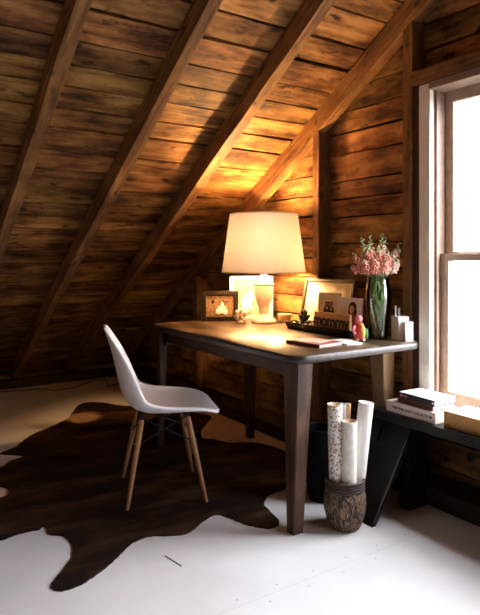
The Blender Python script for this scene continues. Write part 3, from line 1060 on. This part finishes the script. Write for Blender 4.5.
# tray and what stands in it
TX0, TX1, TY0, TY1 = 2.072, 2.222, 2.135, 2.675
tray = thing('tray', 'long black lacquered tray on the desk below the pictures', 'tray', ((TX0 + TX1) / 2, (TY0 + TY1) / 2, DZ))
mb = MB()
hw, hd = (TX1 - TX0) / 2, (TY1 - TY0) / 2
prof = [(-0.014, 0.0), (-0.012, 0.004), (-0.002, 0.036), (0.0, 0.042), (-0.006, 0.042), (-0.016, 0.012)]
rings = [[mb.bm.verts.new((x, y, z)) for x, y in rounded_rect(-hw - i, hw + i, -hd - i, hd + i, 0.018)] for i, z in prof]
for A, B in zip(rings, rings[1:]):
    for i in range(len(A)):
        k = (i + 1) % len(A)
        mb.bm.faces.new((A[i], A[k], B[k], B[i]))
mb.bm.faces.new(rings[0][::-1]); mb.bm.faces.new(rings[-1])
mb.build('tray_body', M['tray'], tray, smooth='auto')
TZ = DZ + 0.0125
t, R = picture_frame('photo_frame', 'small off-white framed dark portrait standing in the black tray', (2.172, 2.405, TZ), -PI / 2 + 0.12, 0.155, 0.205, 0.016, 0.014, M['white_frame'], 0.09, 0.034, M['photo_tan'])
onface(t, R, 'printed_figure', M['ink'], [(-0.012, 0.105, 0.026, 0.032), (0.022, 0.10, 0.02, 0.03), (0.0, 0.085, 0.035, 0.014)])
onface(t, R, 'printed_face', M['skin'], [(-0.01, 0.118, 0.010, 0.012), (0.02, 0.112, 0.009, 0.011)])
# white card with a painted portrait
t = thing('portrait_card', 'white card with a painted dark-haired figure in red, beside the vase', 'card', (2.163, 2.235, TZ), -PI / 2 + 0.1)
R = Matrix.Rotation(-0.10, 4, 'X')
mb = MB()
mb.box((0, 0, 0.094), (0.172, 0.010, 0.188), bev=0.002)
for v in mb.bm.verts: v.co = R @ v.co
mb.build('card_block', M['white'], t)
def oncard(name, mat, shapes, d):
    for (x, z, rx, rz_) in shapes:
        mb = MB()
        mb.ball((x, -0.0052 - d, z), (rx, 0.0016, rz_), sub=2)
        for v in mb.bm.verts: v.co = R @ v.co
        mb.build(name, mat, t, smooth=True)
oncard('painted_hair', M['ink'], [(0.022, 0.137, 0.027, 0.031), (0.004, 0.112, 0.009, 0.02), (0.042, 0.112, 0.009, 0.02)], 0.0)
oncard('painted_face', M['skin'], [(0.021, 0.128, 0.016, 0.020)], 0.0012)
oncard('painted_dress', M['red'], [(0.030, 0.055, 0.040, 0.048), (0.022, 0.090, 0.024, 0.020)], 0.0004)
oncard('painted_sleeve', M['pink'], [(0.055, 0.07, 0.012, 0.026)], 0.0016)
# mommy sign
t = thing('word_sign', 'light wooden block with a black word, at the front of the tray', 'sign', (2.112, 2.30, TZ), -PI / 2)
mb = MB()
mb.box((0, 0, 0.052), (0.275, 0.018, 0.104), bev=0.003)
mb.build('sign_block', M['sign_wood'], t)
Mt = Matrix.Translation((-0.005, -0.0098, 0.058)) @ Matrix.Rotation(PI / 2, 4, 'X')
text_mesh('lettering', 'mommy', 0.088, M['ink'], t, Mt, depth=0.0012, bold=0.0022, spacing=0.92)
# pebbles at the left end of the tray
rnd = random.Random(3)
spots = []
for i in range(400):
    x, y = rnd.uniform(TX0 + 0.024, TX1 - 0.024), rnd.uniform(2.50, TY1 - 0.024)
    if all((x - a) ** 2 + (y - b) ** 2 > 0.0265 ** 2 for a, b in spots) and (x - 2.15) ** 2 + (y - 2.58) ** 2 > 0.045 ** 2 and len(spots) < 18:
        spots.append((x, y))
first = None
for i, (x, y) in enumerate(spots):
    s = rnd.uniform(0.0105, 0.0128)
    if first is None:
        mb = MB(); mb.ball((0, 0, 0), (1, 0.85, 1.0), sub=2)
        o = first = mb.build('pebble', M['stone'], smooth=True)
    else:
        o = first.copy(); COL.objects.link(o)
    o.scale = (s, s, s * 1.15)
    o.location = (x, y, TZ + s * 1.15 - 0.0005)
    o.rotation_euler = (0, 0, rnd.uniform(0, 3))
    tag(o, 'rounded white pebble lying in the left end of the black tray', 'pebble', 'white pebbles in the tray')
# dark rosette plant
t = thing('succulent', 'small dark spiky rosette plant among the white pebbles', 'plant', (2.15, 2.58, TZ))
mb = MB()
for ring, (cnt, tilt, ln, z0) in enumerate(((7, 0.45, 0.055, 0.012), (7, 0.9, 0.058, 0.026), (6, 1.15, 0.055, 0.045), (4, 1.4, 0.045, 0.06))):
    for i in range(cnt):
        a = 2 * PI * (i + ring * 0.4) / cnt
        d = Vector((math.cos(a) * math.cos(tilt), math.sin(a) * math.cos(tilt), math.sin(tilt)))
        base = Vector((0, 0, z0))
        mb.tube([base, base + d * ln * 0.45, base + d * ln * 0.8, base + d * ln], [0.006, 0.0095, 0.006, 0.001], n=6)
mb.build('leaves', M['plant_dark'], t, smooth=True)
mb = MB()
mb.lathe([(0.0005, 0.0), (0.012, 0.0), (0.009, 0.03), (0.006, 0.066), (0.0005, 0.068)], n=10)
mb.build('stem', M['plant_dark'], t, smooth=True)

# colourful figurine
t = thing('figurine', 'small red, yellow and green painted figurine beside the vase', 'figurine', (2.080, 2.070, DZ), FACE)
mb = MB()
mb.lathe([(0.0005, 0.010), (0.026, 0.010), (0.030, 0.025), (0.029, 0.048), (0.024, 0.070), (0.018, 0.086), (0.0005, 0.09)], n=20)
mb.build('body', M['red'], t, smooth='auto')
mb = MB()
mb.ball((-0.002, 0, 0.108), (0.017, 0.016, 0.020), sub=3)
mb.build('head', M['pink'], t, smooth=True)
mb = MB()
mb.ball((0.012, -0.020, 0.045), (0.014, 0.012, 0.034), sub=2)
mb.ball((0.008, -0.014, 0.080), (0.010, 0.008, 0.010), sub=2)
mb.build('sash', M['yellow'], t, smooth=True)
mb = MB()
mb.ball((0.032, -0.002, 0.035), (0.012, 0.014, 0.030), sub=2)
mb.build('bag', M['green'], t, smooth=True)
mb = MB()
mb.tube([(-0.024, -0.008, 0.075), (-0.034, -0.012, 0.05), (-0.024, -0.022, 0.036)], [0.007, 0.007, 0.006], n=8)
mb.build('arm', M['pink'], t, smooth=True)
for sx in (-1, 1):
    mb = MB()
    mb.ball((0.015 * sx, -0.012, 0.0068), (0.011, 0.017, 0.0068), sub=2)
    mb.build('foot', M['white'] if sx > 0 else M['skin'], t, smooth=True)

# ------------------------------------------------------------------ vase and flowers
VX, VY = 2.218, 2.076
vase = thing('vase', 'tall green-tinted glass vase of flowers at the right end of the desk', 'vase', (VX, VY, DZ))
outer = [(0.044, 0.0), (0.046, 0.006), (0.049, 0.05), (0.054, 0.10), (0.060, 0.15), (0.064, 0.20), (0.0635, 0.24), (0.058, 0.275), (0.054, 0.296), (0.056, 0.310)]
inner = [(r - 0.004, z) for r, z in reversed(outer[1:])]
mb = MB()
mb.lathe([(0.0005, 0.0)] + outer + [(0.054, 0.312)] + inner + [(0.040, 0.012), (0.0005, 0.012)], n=40, cap=False)
mb.build('vase_body', M['vase_glass'], vase, smooth='auto')
mb = MB()
mb.lathe([(0.0005, 0.0128), (0.039, 0.0128), (0.0435, 0.05), (0.0485, 0.10), (0.0545, 0.15), (0.0585, 0.195), (0.0005, 0.195)], n=36, cap=False)
mb.build('water', M['water'], vase, smooth='auto')

Rv = Vector((0.834, -0.552, 0)); Fv = Vector((0.552, 0.834, 0))
STEMS = [  # sideways, depth, tip height above the desk, petals, label
    (-0.062, 0.00, 0.508, 'p', None), (-0.100, -0.01, 0.430, 'd', None), (-0.105, 0.02, 0.365, 'd', None), (-0.040, -0.03, 0.475, 'd', None),
    (-0.022, 0.02, 0.522, 'p', None), (0.005, -0.03, 0.470, 'd', None), (0.030, 0.01, 0.536, 'p', None), (0.052, 0.03, 0.515, 'p', None),
    (0.045, -0.035, 0.445, 'd', None), (0.075, -0.01, 0.440, 'l', None), (0.108, 0.01, 0.482, 'l', 'r'), (-0.065, -0.045, 0.40, 'd', None), (0.0, 0.05, 0.45, 'd', None), (0.095, -0.03, 0.40, 'l', None), (-0.015, -0.055, 0.40, 'd', None), (0.028, -0.06, 0.385, 'd', None)]
rnd = random.Random(11)
def proto_mesh(build_fn, mat):
    mb = MB()
    build_fn(mb)
    me = bpy.data.meshes.new('part')
    mb.bm.to_mesh(me); mb.bm.free()
    me.materials.append(mat)
    for p in me.polygons: p.use_smooth = True
    return me
def part_copy(name, me, parent):
    o = bpy.data.objects.new(name, me)
    COL.objects.link(o)
    o.parent = parent
    return o
def petal_cluster(mb, c, s, out):
    """a small ruffled bloom: five cupped petals and a heart"""
    q = Vector((0, 0, 1)).rotation_difference(out)
    for k in range(5):
        a = 2 * PI * k / 5 + rnd.uniform(0, 0.6)
        d = q @ Vector((math.cos(a), math.sin(a), 0.45))
        rt = Vector((0, 0, 1)).rotation_difference(d).to_matrix()
        mb.ball(c + d * s * 0.62, (s * 0.46, s * 0.30, s * 0.58), rt, sub=1)
BLOOM_PINK = proto_mesh(lambda mb: petal_cluster(mb, Vector(), 1.0, Vector((0, 0, 1))), M['petal_pink'])
BLOOM_PALE = proto_mesh(lambda mb: petal_cluster(mb, Vector(), 1.0, Vector((0, 0, 1))), M['petal_pale'])
BUD = proto_mesh(lambda mb: mb.ball((0, 0, 0), (0.85, 0.85, 1.3), sub=1), M['bud'])
LEAF = proto_mesh(lambda mb: mb.ball((0, 0, 0), (1, 1, 1), sub=2), M['stem'])
for i, (sx, dp, tip, kind, lab) in enumerate(STEMS):
    sx = sx * 1.12 - 0.012
    grp = 'flower stems in the glass vase'
    a = i * 2.399
    b0 = Vector((0.018 * math.cos(a), 0.018 * math.sin(a), 0.016))
    side = Rv * sx + Fv * dp
    tip_v = Vector((side.x, side.y, tip))
    neck = Vector((side.x, side.y, 0)).normalized() * min(0.040, side.length * 0.55) if side.length > 0 else Vector()
    p1 = Vector((neck.x, neck.y, 0.305))
    path = catmull([b0, b0.lerp(p1, 0.55), p1, p1.lerp(tip_v, 0.5) + Vector((neck.x, neck.y, 0)) * 0.12, tip_v], 5)
    lb = {'d': 'deep pink flower spike in the tall glass vase on the desk', 'p': 'pale pink flower spike with green buds rising tallest from the vase',
          'l': 'pale peach flower spike on the window side of the vase'}[kind]
    t = thing('cut_flower', lb, 'flower', (VX, VY, DZ), 0, {'d': 'deep pink flower stems', 'p': 'tall pale pink flower stems', 'l': 'pale peach flower stems'}[kind])
    mb = MB()
    mb.tube(path, [0.0028] * (len(path) - 4) + [0.0022, 0.0018, 0.0012, 0.0008], n=6)
    mb.build('stem', M['stem'], t, smooth=True)
    # blooms spiral round the upper part, buds at the tip
    z0 = max(0.335, tip - 0.16)
    N = 20
    for k in range(N):
        f = k / (N - 1)
        zz = z0 + (tip - z0) * f
        j = next((q for q in range(len(path) - 1) if path[q + 1].z >= zz), len(path) - 2)
        P0, P1 = path[j], path[j + 1]
        p = P0.lerp(P1, (zz - P0.z) / max(1e-4, P1.z - P0.z))
        an = k * 2.4 + i
        out = Vector((math.cos(an), math.sin(an), 0.35)).normalized()
        bud = f > (0.74 if kind != 'p' else 0.55)
        if bud:
            s_ = 0.0095 * (1.25 - f) + 0.0022
            c = part_copy('bud', BUD, t)
            c.location = p + out * s_ * 1.2
        else:
            s_ = 0.0180 - 0.0070 * f
            c = part_copy('bloom', BLOOM_PALE if kind == 'l' or (kind == 'p' and i % 2 == 0) else BLOOM_PINK, t)
            c.location = p + out * (s_ * 0.8)
        c.rotation_mode = 'QUATERNION'
        c.rotation_quaternion = Vector((0, 0, 1)).rotation_difference(out)
        c.scale = (s_, s_, s_)
    # a few leaves, on the stem inside the vase and at its rim
    for zz in (0.08 + 0.02 * (i % 3), 0.15, 0.20, 0.25, 0.31, 0.325):
        j = next((q for q in range(len(path) - 1) if path[q + 1].z >= zz), 0)
        p = path[j].lerp(path[j + 1], 0.5)
        an = rnd.uniform(0, 6.28)
        inward = Vector((-p.x, -p.y, 0)) * 0.5
        d = (Vector((math.cos(an), math.sin(an), 0)) * 0.018 + inward * 0.6 + Vector((0, 0, 0.045)))
        c = part_copy('leaf', LEAF, t)
        c.location = p + d * 0.5
        c.rotation_mode = 'QUATERNION'
        c.rotation_quaternion = Vector((0, 0, 1)).rotation_difference(d.normalized())
        c.scale = (0.0085, 0.0014, d.length * 0.5)

# white boxes with pens
t = thing('pen_box', 'tall white square pen holder at the window end of the desk', 'pen holder', (2.278, 1.985, DZ), FACE + 0.35)
mb = MB()
w, h, th = 0.058, 0.118, 0.004
for c, s in (((0, -w / 2, h / 2), (w + th, th, h)), ((0, w / 2, h / 2), (w + th, th, h)), ((-w / 2, 0, h / 2), (th, w - th, h)), ((w / 2, 0, h / 2), (th, w - th, h)), ((0, 0, th / 2), (w, w, th))):
    mb.box(c, s)
mb.build('holder', M['white'], t)
PC = Vector((2.278, 1.985, DZ))
for i, (a, b, hh, lab) in enumerate(((-0.020, 0.010, 0.165, 'white pen standing in the white holder, the left and taller of two'), (0.000, 0.018, 0.152, 'short white pen standing in the white holder, right of the taller pen'))):
    pt = thing('pen', lab, 'pen', (PC.x + Rv.x * a + Fv.x * b, PC.y + Rv.y * a + Fv.y * b, DZ + 0.0045), 0, None)
    mb = MB()
    mb.lathe([(0.0005, 0.0), (0.0035, 0.008), (0.0042, 0.02), (0.0042, hh - 0.012), (0.0036, hh), (0.0005, hh)], n=12)
    mb.build('barrel', M['white'], pt, smooth='auto')
    mb = MB()
    mb.box((0, -0.0052, hh - 0.022), (0.003, 0.0016, 0.036))
    mb.build('clip', M['steel'], pt)
o = None
mb = MB()
mb.box((0, 0, 0.046), (0.040, 0.034, 0.092), bev=0.002)
t = thing('small_box', 'small white upright box in front of the white pen holder', 'box', (2.272, 1.930, DZ), FACE + 0.1)
mb.build('box_body', M['white'], t)
mb = MB()
mb.box((0, 0, 0.0935), (0.0425, 0.0365, 0.003), bev=0.001)
mb.build('lid', plain('bluish white card', (0.72, 0.74, 0.80), 0.6), t)

# flower shaped ornament and little bowl
t = thing('flower_ornament', 'small white flower-shaped ornament at the foot of the lamp', 'ornament', (2.006, 3.025, DZ), FACE)
mb = MB()
for k in range(6):
    a = k * PI / 3 + 0.3
    mb.ball((0.026 * math.cos(a), 0.0, 0.048 + 0.026 * math.sin(a)), (0.019, 0.006, 0.019), Euler((0.3 * math.sin(a), -a, 0.25 * math.cos(a))), sub=2)
mb.build('petals', M['cream'], t, smooth=True)
mb = MB()
mb.ball((0, -0.006, 0.048), (0.009, 0.007, 0.010), sub=2)
mb.build('heart', M['ochre'], t, smooth=True)
mb = MB()
mb.lathe([(0.0005, 0.0), (0.034, 0.0), (0.036, 0.006), (0.018, 0.014), (0.008, 0.03), (0.0005, 0.034)], n=24)
mb.build('ornament_foot', M['bronze_frame'], t, smooth='auto')
mb = MB()
mb.tube([(0.0, 0.006, 0.03), (0.004, 0.010, 0.075), (-0.002, 0.010, 0.105)], [0.002, 0.0018, 0.0012], n=6)
mb.ball((-0.002, 0.010, 0.108), (0.007, 0.004, 0.011), sub=2)
mb.build('leaf', M['stem'], t, smooth=True)
t = thing('bowl', 'small tan pottery bowl between the lamp and the black tray', 'bowl', (2.278, 2.925, DZ))
mb = MB()
mb.lathe([(0.0005, 0.0), (0.030, 0.0), (0.033, 0.004), (0.044, 0.030), (0.046, 0.046), (0.043, 0.046), (0.040, 0.032), (0.030, 0.010), (0.0005, 0.009)], n=32, cap=False)
mb.build('bowl_body', M['bowl'], t, smooth='auto')
mb = MB()
mb.lathe([(0.0435, 0.0455), (0.0475, 0.0455), (0.0480, 0.049), (0.0475, 0.052), (0.0435, 0.052), (0.0435, 0.0455)], n=32, cap=False)
mb.build('rim', M['cream'], t, smooth='auto')

# notebook and card in front
t = thing('notebook', 'thin red-brown notebook lying on the near corner of the desk', 'notebook', (1.825, 2.115, DZ), 0.12)
mb = MB()
mb.box((0, 0, 0.0015), (0.165, 0.215, 0.003)); mb.box((0, 0, 0.0145), (0.165, 0.215, 0.003)); mb.box((-0.0815, 0, 0.008), (0.003, 0.215, 0.016))
mb.build('cover', M['note_red'], t)
mb = MB()
mb.box((0.001, 0, 0.008), (0.158, 0.207, 0.0098))
mb.build('pages', M['paper'], t)
t = thing('card', 'pale pink and white card lying on top of the red-brown notebook', 'card', (1.815, 2.125, DZ + 0.0162), 0.30)
mb = MB()
mb.box((0, 0, 0.001), (0.115, 0.155, 0.002))
mb.build('card_sheet', M['note_pink'], t)
t = thing('note_paper', 'white paper lying flat on the desk between the red-brown notebook and the black tray', 'paper', (1.972, 2.05, DZ), -0.2)
mb = MB()
mb.box((0.005, 0.01, 0.004), (0.085, 0.15, 0.008), bev=0.001)
mb.build('sheets', M['white'], t)

# ------------------------------------------------------------------ bench and books
BZ = 0.43
BX0, BX1, BY1, BY0 = 2.122, 2.330, 2.035, 0.55
bench = thing('bench', 'low black wooden bench with splayed plank legs under the window', 'bench', ((BX0 + BX1) / 2, 1.3, 0))
bo = Vector(((BX0 + BX1) / 2, 1.3, 0))
mb = MB()
mb.box((0, (BY0 + BY1) / 2 - bo.y, BZ - 0.021), (BX1 - BX0, BY1 - BY0, 0.042), bev=0.005)
mb.build('bench_top', M['black_wood'], bench)
def plank_leg(y0, y1):
    """a wide plank leaning out at the foot, with a hand slot near its far top"""
    top_ = Vector((BX0 + 0.004, 0, BZ - 0.040)); foot = Vector((1.868, 0, 0.0))
    d = (foot - top_); ln = d.length; d.normalize()
    nrm = Vector((-d.z, 0, d.x))
    if nrm.x > 0: nrm = -nrm
    mb = MB()
    th = 0.030
    def piece(ya, yb, a, b):
        lo = []
        for s in (a, b):
            for yy in (ya, yb):
                for tt in (0, th):
                    p = top_ + d * s + nrm * 0 - nrm * tt
                    p.z = max(p.z, 0.0005)
                    lo.append(mb.bm.verts.new((p.x - bo.x, yy - bo.y, p.z)))
        for q in ((0, 1, 3, 2), (4, 6, 7, 5), (0, 4, 5, 1), (2, 3, 7, 6), (0, 2, 6, 4), (1, 5, 7, 3)):
            mb.bm.faces.new([lo[i] for i in q])
    sy, sw = y1 - 0.075, 0.016
    piece(y0, sy - sw, 0, ln)
    piece(sy, y1, 0, ln)
    piece(sy - sw, sy, 0, 0.035)
    piece(sy - sw, sy, 0.105, ln)
    o = mb.build('leg', M['black_wood'], bench)
    mb = MB()
    p0, p1 = top_ + d * 0.06, top_ + d * (ln - 0.02)
    mb.tube([(p.x - bo.x, y0 - bo.y, p.z) for p in (p0, p0.lerp(p1, 0.3), p0.lerp(p1, 0.7), p1)], [0.002, 0.0036, 0.0032, 0.0022], n=6)
    mb.build('worn_edge', M['slot'], o)
    return o
plank_leg(1.785, 2.025)
plank_leg(0.60, 0.84)
for y in (1.80, 0.66):
    mb = MB()
    mb.box((2.188 - bo.x, y + 0.03 - bo.y, (BZ - 0.04) / 2), (0.128, 0.055, BZ - 0.042), bev=0.004)
    mb.build('leg', M['black_wood'], bench)

def book(label, loc, rz, D, Lg, T, cover, spine_marks=None):
    """lies flat; spine along local y at -x side"""
    t = thing('book', label, 'book', loc, rz)
    c = 0.0025
    mb = MB()
    mb.box((0, 0, c / 2), (D, Lg, c)); mb.box((0, 0, T - c / 2), (D, Lg, c)); mb.box((-D / 2 + c / 2, 0, T / 2), (c, Lg, T - 2 * c + 0.0004))
    cv = mb.build('cover', cover, t)
    mb = MB()
    mb.box((0.0, 0, T / 2), (D - 0.008, Lg - 0.008, T - 2 * c - 0.0004))
    mb.build('pages', M['paper'], t)
    return t, cv
def spine_M(D, T, y):
    # text reading along -y on the spine at x=-D/2, facing -x
    return Matrix.Translation((-D / 2 - 0.0004, y, T / 2)) @ Matrix.Rotation(-PI / 2, 4, 'Z') @ Matrix.Rotation(PI / 2, 4, 'X')
t, cv = book('large pale pink book with a titled spine, bottom of the stack on the bench', (2.236, 1.815, BZ), 0.0, 0.175, 0.285, 0.050, M['pale_pink'])
text_mesh('spine_title', 'THE PURE LIGHT COLLECTION', 0.0165, M['ink'], cv, spine_M(0.175, 0.050, -0.01), depth=0.0006, bold=0.0004)
mb = MB()
mb.ball((-0.0875, -0.118, 0.025), (0.0012, 0.005, 0.005), sub=1)
mb.build('spine_emblem', M['ink'], cv)
t, cv = book('slim dark red book in the middle of the stack on the bench', (2.243, 1.80, BZ + 0.0502), -0.06, 0.145, 0.215, 0.022, M['red_book'])
t, cv = book('black book with a grey cover lying on top of the stack', (2.243, 1.795, BZ + 0.0724), -0.03, 0.150, 0.215, 0.026, M['black_book'])
mb = MB()
mb.box((0.004, 0, 0.0264), (0.140, 0.207, 0.0008))
mb.build('cover_sheet', M['white'], cv)
mb = MB()
mb.ball((-0.0752, 0.085, 0.013), (0.001, 0.012, 0.007), sub=1)
mb.ball((-0.0752, 0.060, 0.013), (0.001, 0.009, 0.006), sub=1)
mb.build('spine_emblem', M['pink'], cv)
mb = MB()
mb.ball((-0.0752, -0.098, 0.013), (0.001, 0.005, 0.005), sub=1)
mb.build('spine_dot', M['white'], cv)
text_mesh('spine_title', 'STILL LIFE', 0.012, M['bronze_frame'], cv, spine_M(0.150, 0.026, 0.0), depth=0.0005)
t, cv = book('thick book with an ochre spine and white cover at the right end of the bench', (2.243, 1.435, BZ), 0.0, 0.165, 0.40, 0.068, M['ochre'])
mb = MB()
mb.box((0.004, 0, 0.0685), (0.155, 0.392, 0.001))
mb.build('cover_sheet', M['white'], cv)

# ------------------------------------------------------------------ basket with rolls, black bin
BKX, BKY = 1.782, 1.862
bk = thing('basket', 'small dark bark basket holding wrapping paper rolls beside the bench leg', 'basket', (BKX, BKY, 0))
mb = MB()
prof = [(0.060, 0.0), (0.066, 0.004), (0.078, 0.03), (0.089, 0.07), (0.093, 0.105), (0.091, 0.135), (0.086, 0.160), (0.083, 0.166)]
mb.lathe([(0.0005, 0.0)] + prof + [(0.076, 0.166), (0.083, 0.135), (0.084, 0.105), (0.080, 0.07), (0.069, 0.03), (0.058, 0.010), (0.0005, 0.009)], n=56, cap=False)
mb.build('basket_body', M['wicker'], bk, smooth='auto')
for z, r in ((0.172, 0.0815), (0.184, 0.081), (0.196, 0.081), (0.208, 0.082)):
    mb = MB()
    ringp = [(r * math.cos(2 * PI * i / 48), r * math.sin(2 * PI * i / 48), z + 0.0012 * math.sin(i * 2.5)) for i in range(49)]
    mb.tube(ringp, [0.0064 + 0.0008 * math.sin(i * 3.1) for i in range(49)], n=8, cap=False)
    mb.build('rim_band', plain('dark twisted rim', (0.055, 0.034, 0.024), 0.6, noise=0.4, nscale=60), bk, smooth=True)
def roll(label, side, dep, topz, r, mat, lean=(0, 0), z0=0.011, core=True):
    b = Vector((BKX, BKY, z0)) + Rv * side * 0.8 + Fv * dep * 0.8
    tp = Vector((BKX, BKY, topz)) + Rv * (side + lean[0]) + Fv * (dep + lean[1])
    ax = (tp - b)
    t = thing('paper_roll', label, 'paper roll', b, 0, None)
    t.rotation_mode = 'QUATERNION'
    t.rotation_quaternion = Vector((0, 0, 1)).rotation_difference(ax.normalized())
    Lr = ax.length
    mb = MB()
    mb.lathe([(r * 0.74, 0.0), (r, 0.0), (r, Lr), (r * 0.93, Lr), (r * 0.92, 0.02), (r * 0.74, 0.02), (r * 0.74, 0.0)] if False else
             [(r * 0.80, 0.0), (r, 0.0), (r, Lr), (r * 0.90, Lr), (r * 0.90, Lr * 0.5), (r * 0.80, Lr * 0.5), (r * 0.80, 0.0)], n=32, cap=False)
    o = mb.build('wrap', mat, t, smooth='auto')
    # inner turns of the sheet
    mb = MB()
    sp = []
    for i in range(61):
        a = i * 0.32
        rr = r * (0.86 - 0.006 * i)
        sp.append((rr * math.cos(a), rr * math.sin(a)))
    lo = [mb.bm.verts.new((x, y, Lr * 0.55)) for x, y in sp]; hi = [mb.bm.verts.new((x, y, Lr - 0.003)) for x, y in sp]
    for i in range(60): mb.bm.faces.new((lo[i], lo[i + 1], hi[i + 1], hi[i]))
    o2 = mb.build('inner_turns', M['kraft'] if core else mat, t, smooth=True)
    md = o2.modifiers.new('thick', 'SOLIDIFY'); md.thickness = 0.0006
    return t
roll('wrapping paper roll with gold flowers, leftmost in the basket', -0.042, -0.012, 0.536, 0.0325, M['wrap_gold'], (-0.004, 0.0))
roll('short ivory wrapping paper roll at the front of the basket', 0.012, -0.042, 0.470, 0.0315, M['wrap_pale'], (0.002, 0.0))
roll('bluish white paper roll at the back, between the gold-flowered and plain white rolls', -0.006, 0.040, 0.520, 0.0265, M['wrap_blue'], (0.0, 0.01), core=False)
roll('tall plain white paper roll leaning right out of the basket', 0.047, 0.008, 0.538, 0.0325, M['wrap_white'], (0.048, 0.0), core=False)
roll('thin kraft cardboard tube in the middle of the basket', 0.010, 0.0015, 0.535, 0.0105, M['kraft'], (0.006, 0.0))

t = thing('bin', 'black rounded bin in the shade under the desk behind the basket', 'bin', (1.893, 2.135, 0))
mb = MB()
op = [(0.060, 0.0), (0.066, 0.004), (0.076, 0.06), (0.086, 0.13), (0.090, 0.19), (0.087, 0.26), (0.080, 0.33), (0.078, 0.345)]
mb.lathe([(0.0005, 0.0)] + op + [(0.074, 0.345), (0.076, 0.33), (0.083, 0.26), (0.086, 0.19), (0.072, 0.06), (0.058, 0.008), (0.0005, 0.008)], n=40, cap=False)
mb.build('bin_body', M['bin'], t, smooth='auto')
mb = MB()
mb.tube([(0.0765 * math.cos(2 * PI * i / 40), 0.0765 * math.sin(2 * PI * i / 40), 0.346) for i in range(41)], 0.004, n=8, cap=False)
mb.build('rim', M['black_metal'], t, smooth=True)

# ------------------------------------------------------------------ cable on the floor by the eaves
CB = [(0.85, 5.40), (1.005, 5.34), (1.195, 5.29), (1.356, 5.251), (1.443, 5.126), (1.54, 5.129), (1.617, 5.148), (1.76, 5.248), (1.872, 5.34), (1.928, 5.33), (1.936, 5.233), (1.892, 5.014), (1.93, 4.99), (2.006, 5.085), (2.122, 5.10), (2.22, 5.2)]
mb = MB()
cpts = catmull([(x, y, 0.0045) for x, y in CB], 6)
for i, p in enumerate(cpts):
    if 1.86 < p.x < 1.95 and p.y < 5.3: p.z += 0.03 * math.sin((5.3 - p.y) * 8) ** 2
mb.tube(cpts, 0.0042, n=8)
tag(mb.build('power_cord', M['cable'], smooth=True), 'thin dark power cord looping across the floor by the eaves', 'cord')

# a long dark scratch in the floor paint
mb = MB()
mb.prism([(1.010, 2.067), (1.016, 2.063), (1.034, 1.963), (1.030, 1.962)], 0.0002, 0.0014)
tag(mb.build('splinter', M['plate']), 'thin dark splinter lying on the white floor below the cowhide', 'splinter')

# ------------------------------------------------------------------ light
w = bpy.data.worlds.new('World')
sc.world = w
w.use_nodes = True
bg = w.node_tree.nodes['Background']
SKY = 22.0
wt = w.node_tree
wtc = wt.nodes.new('ShaderNodeTexCoord')
wsx = wt.nodes.new('ShaderNodeSeparateXYZ')
wt.links.new(wtc.outputs['Generated'], wsx.inputs[0])
# an overcast sky above a much darker ground
wcol = ramp(wt, math_n(wt, 'ADD', math_n(wt, 'MULTIPLY', wsx.outputs[2], 0.5), 0.5), [(0.44, (0.085, 0.085, 0.085)), (0.53, (0.90, 0.905, 1.0)), (1.0, (0.92, 0.93, 1.0))])
wt.links.new(wcol, bg.inputs[0])
bg.inputs[1].default_value = SKY

def portal(name, loc, rot, sx, sy):
    l = bpy.data.lights.new(name, 'AREA')
    l.shape = 'RECTANGLE'
    l.size, l.size_y = sx, sy
    l.cycles.is_portal = True
    o = bpy.data.objects.new(name, l)
    COL.objects.link(o)
    o.location = loc
    o.rotation_euler = rot
    return o
portal('daylight_portal', (WX + 0.13, (WY0 + WY1) / 2, (WZ0 + WZ1) / 2), (0, PI / 2, 0), WZ1 - WZ0, WY1 - WY0)
portal('daylight_portal', (WX + 0.13, yc, zc), (0, PI / 2, 0), WZ1 - WZ0, V1 - V0)  # daylight through the added window

# ------------------------------------------------------------------ camera
cam = bpy.data.cameras.new('Camera')
cam.sensor_fit = 'HORIZONTAL'
cam.sensor_width = 36.0
cam.lens = 36.0 * 580 / 480
cam.shift_y = -51.5 / 480
cam.clip_start = 0.02
co = bpy.data.objects.new('Camera', cam)
COL.objects.link(co)
co.location = (0, 0, 1.18)
co.rotation_euler = (PI / 2, 0, math.radians(-33.5))
sc.camera = co

sc.view_settings.view_transform = 'Standard'
sc.view_settings.look = 'None'
sc.view_settings.gamma = 1.0
sc.view_settings.use_curve_mapping = False
sc.view_settings.exposure = 0.4
try:
    sc.cycles.max_bounces = 10
    sc.cycles.diffuse_bounces = 6
    sc.cycles.transparent_max_bounces = 24
    sc.cycles.use_denoising = True
    sc.cycles.caustics_reflective = False
except Exception:
    pass
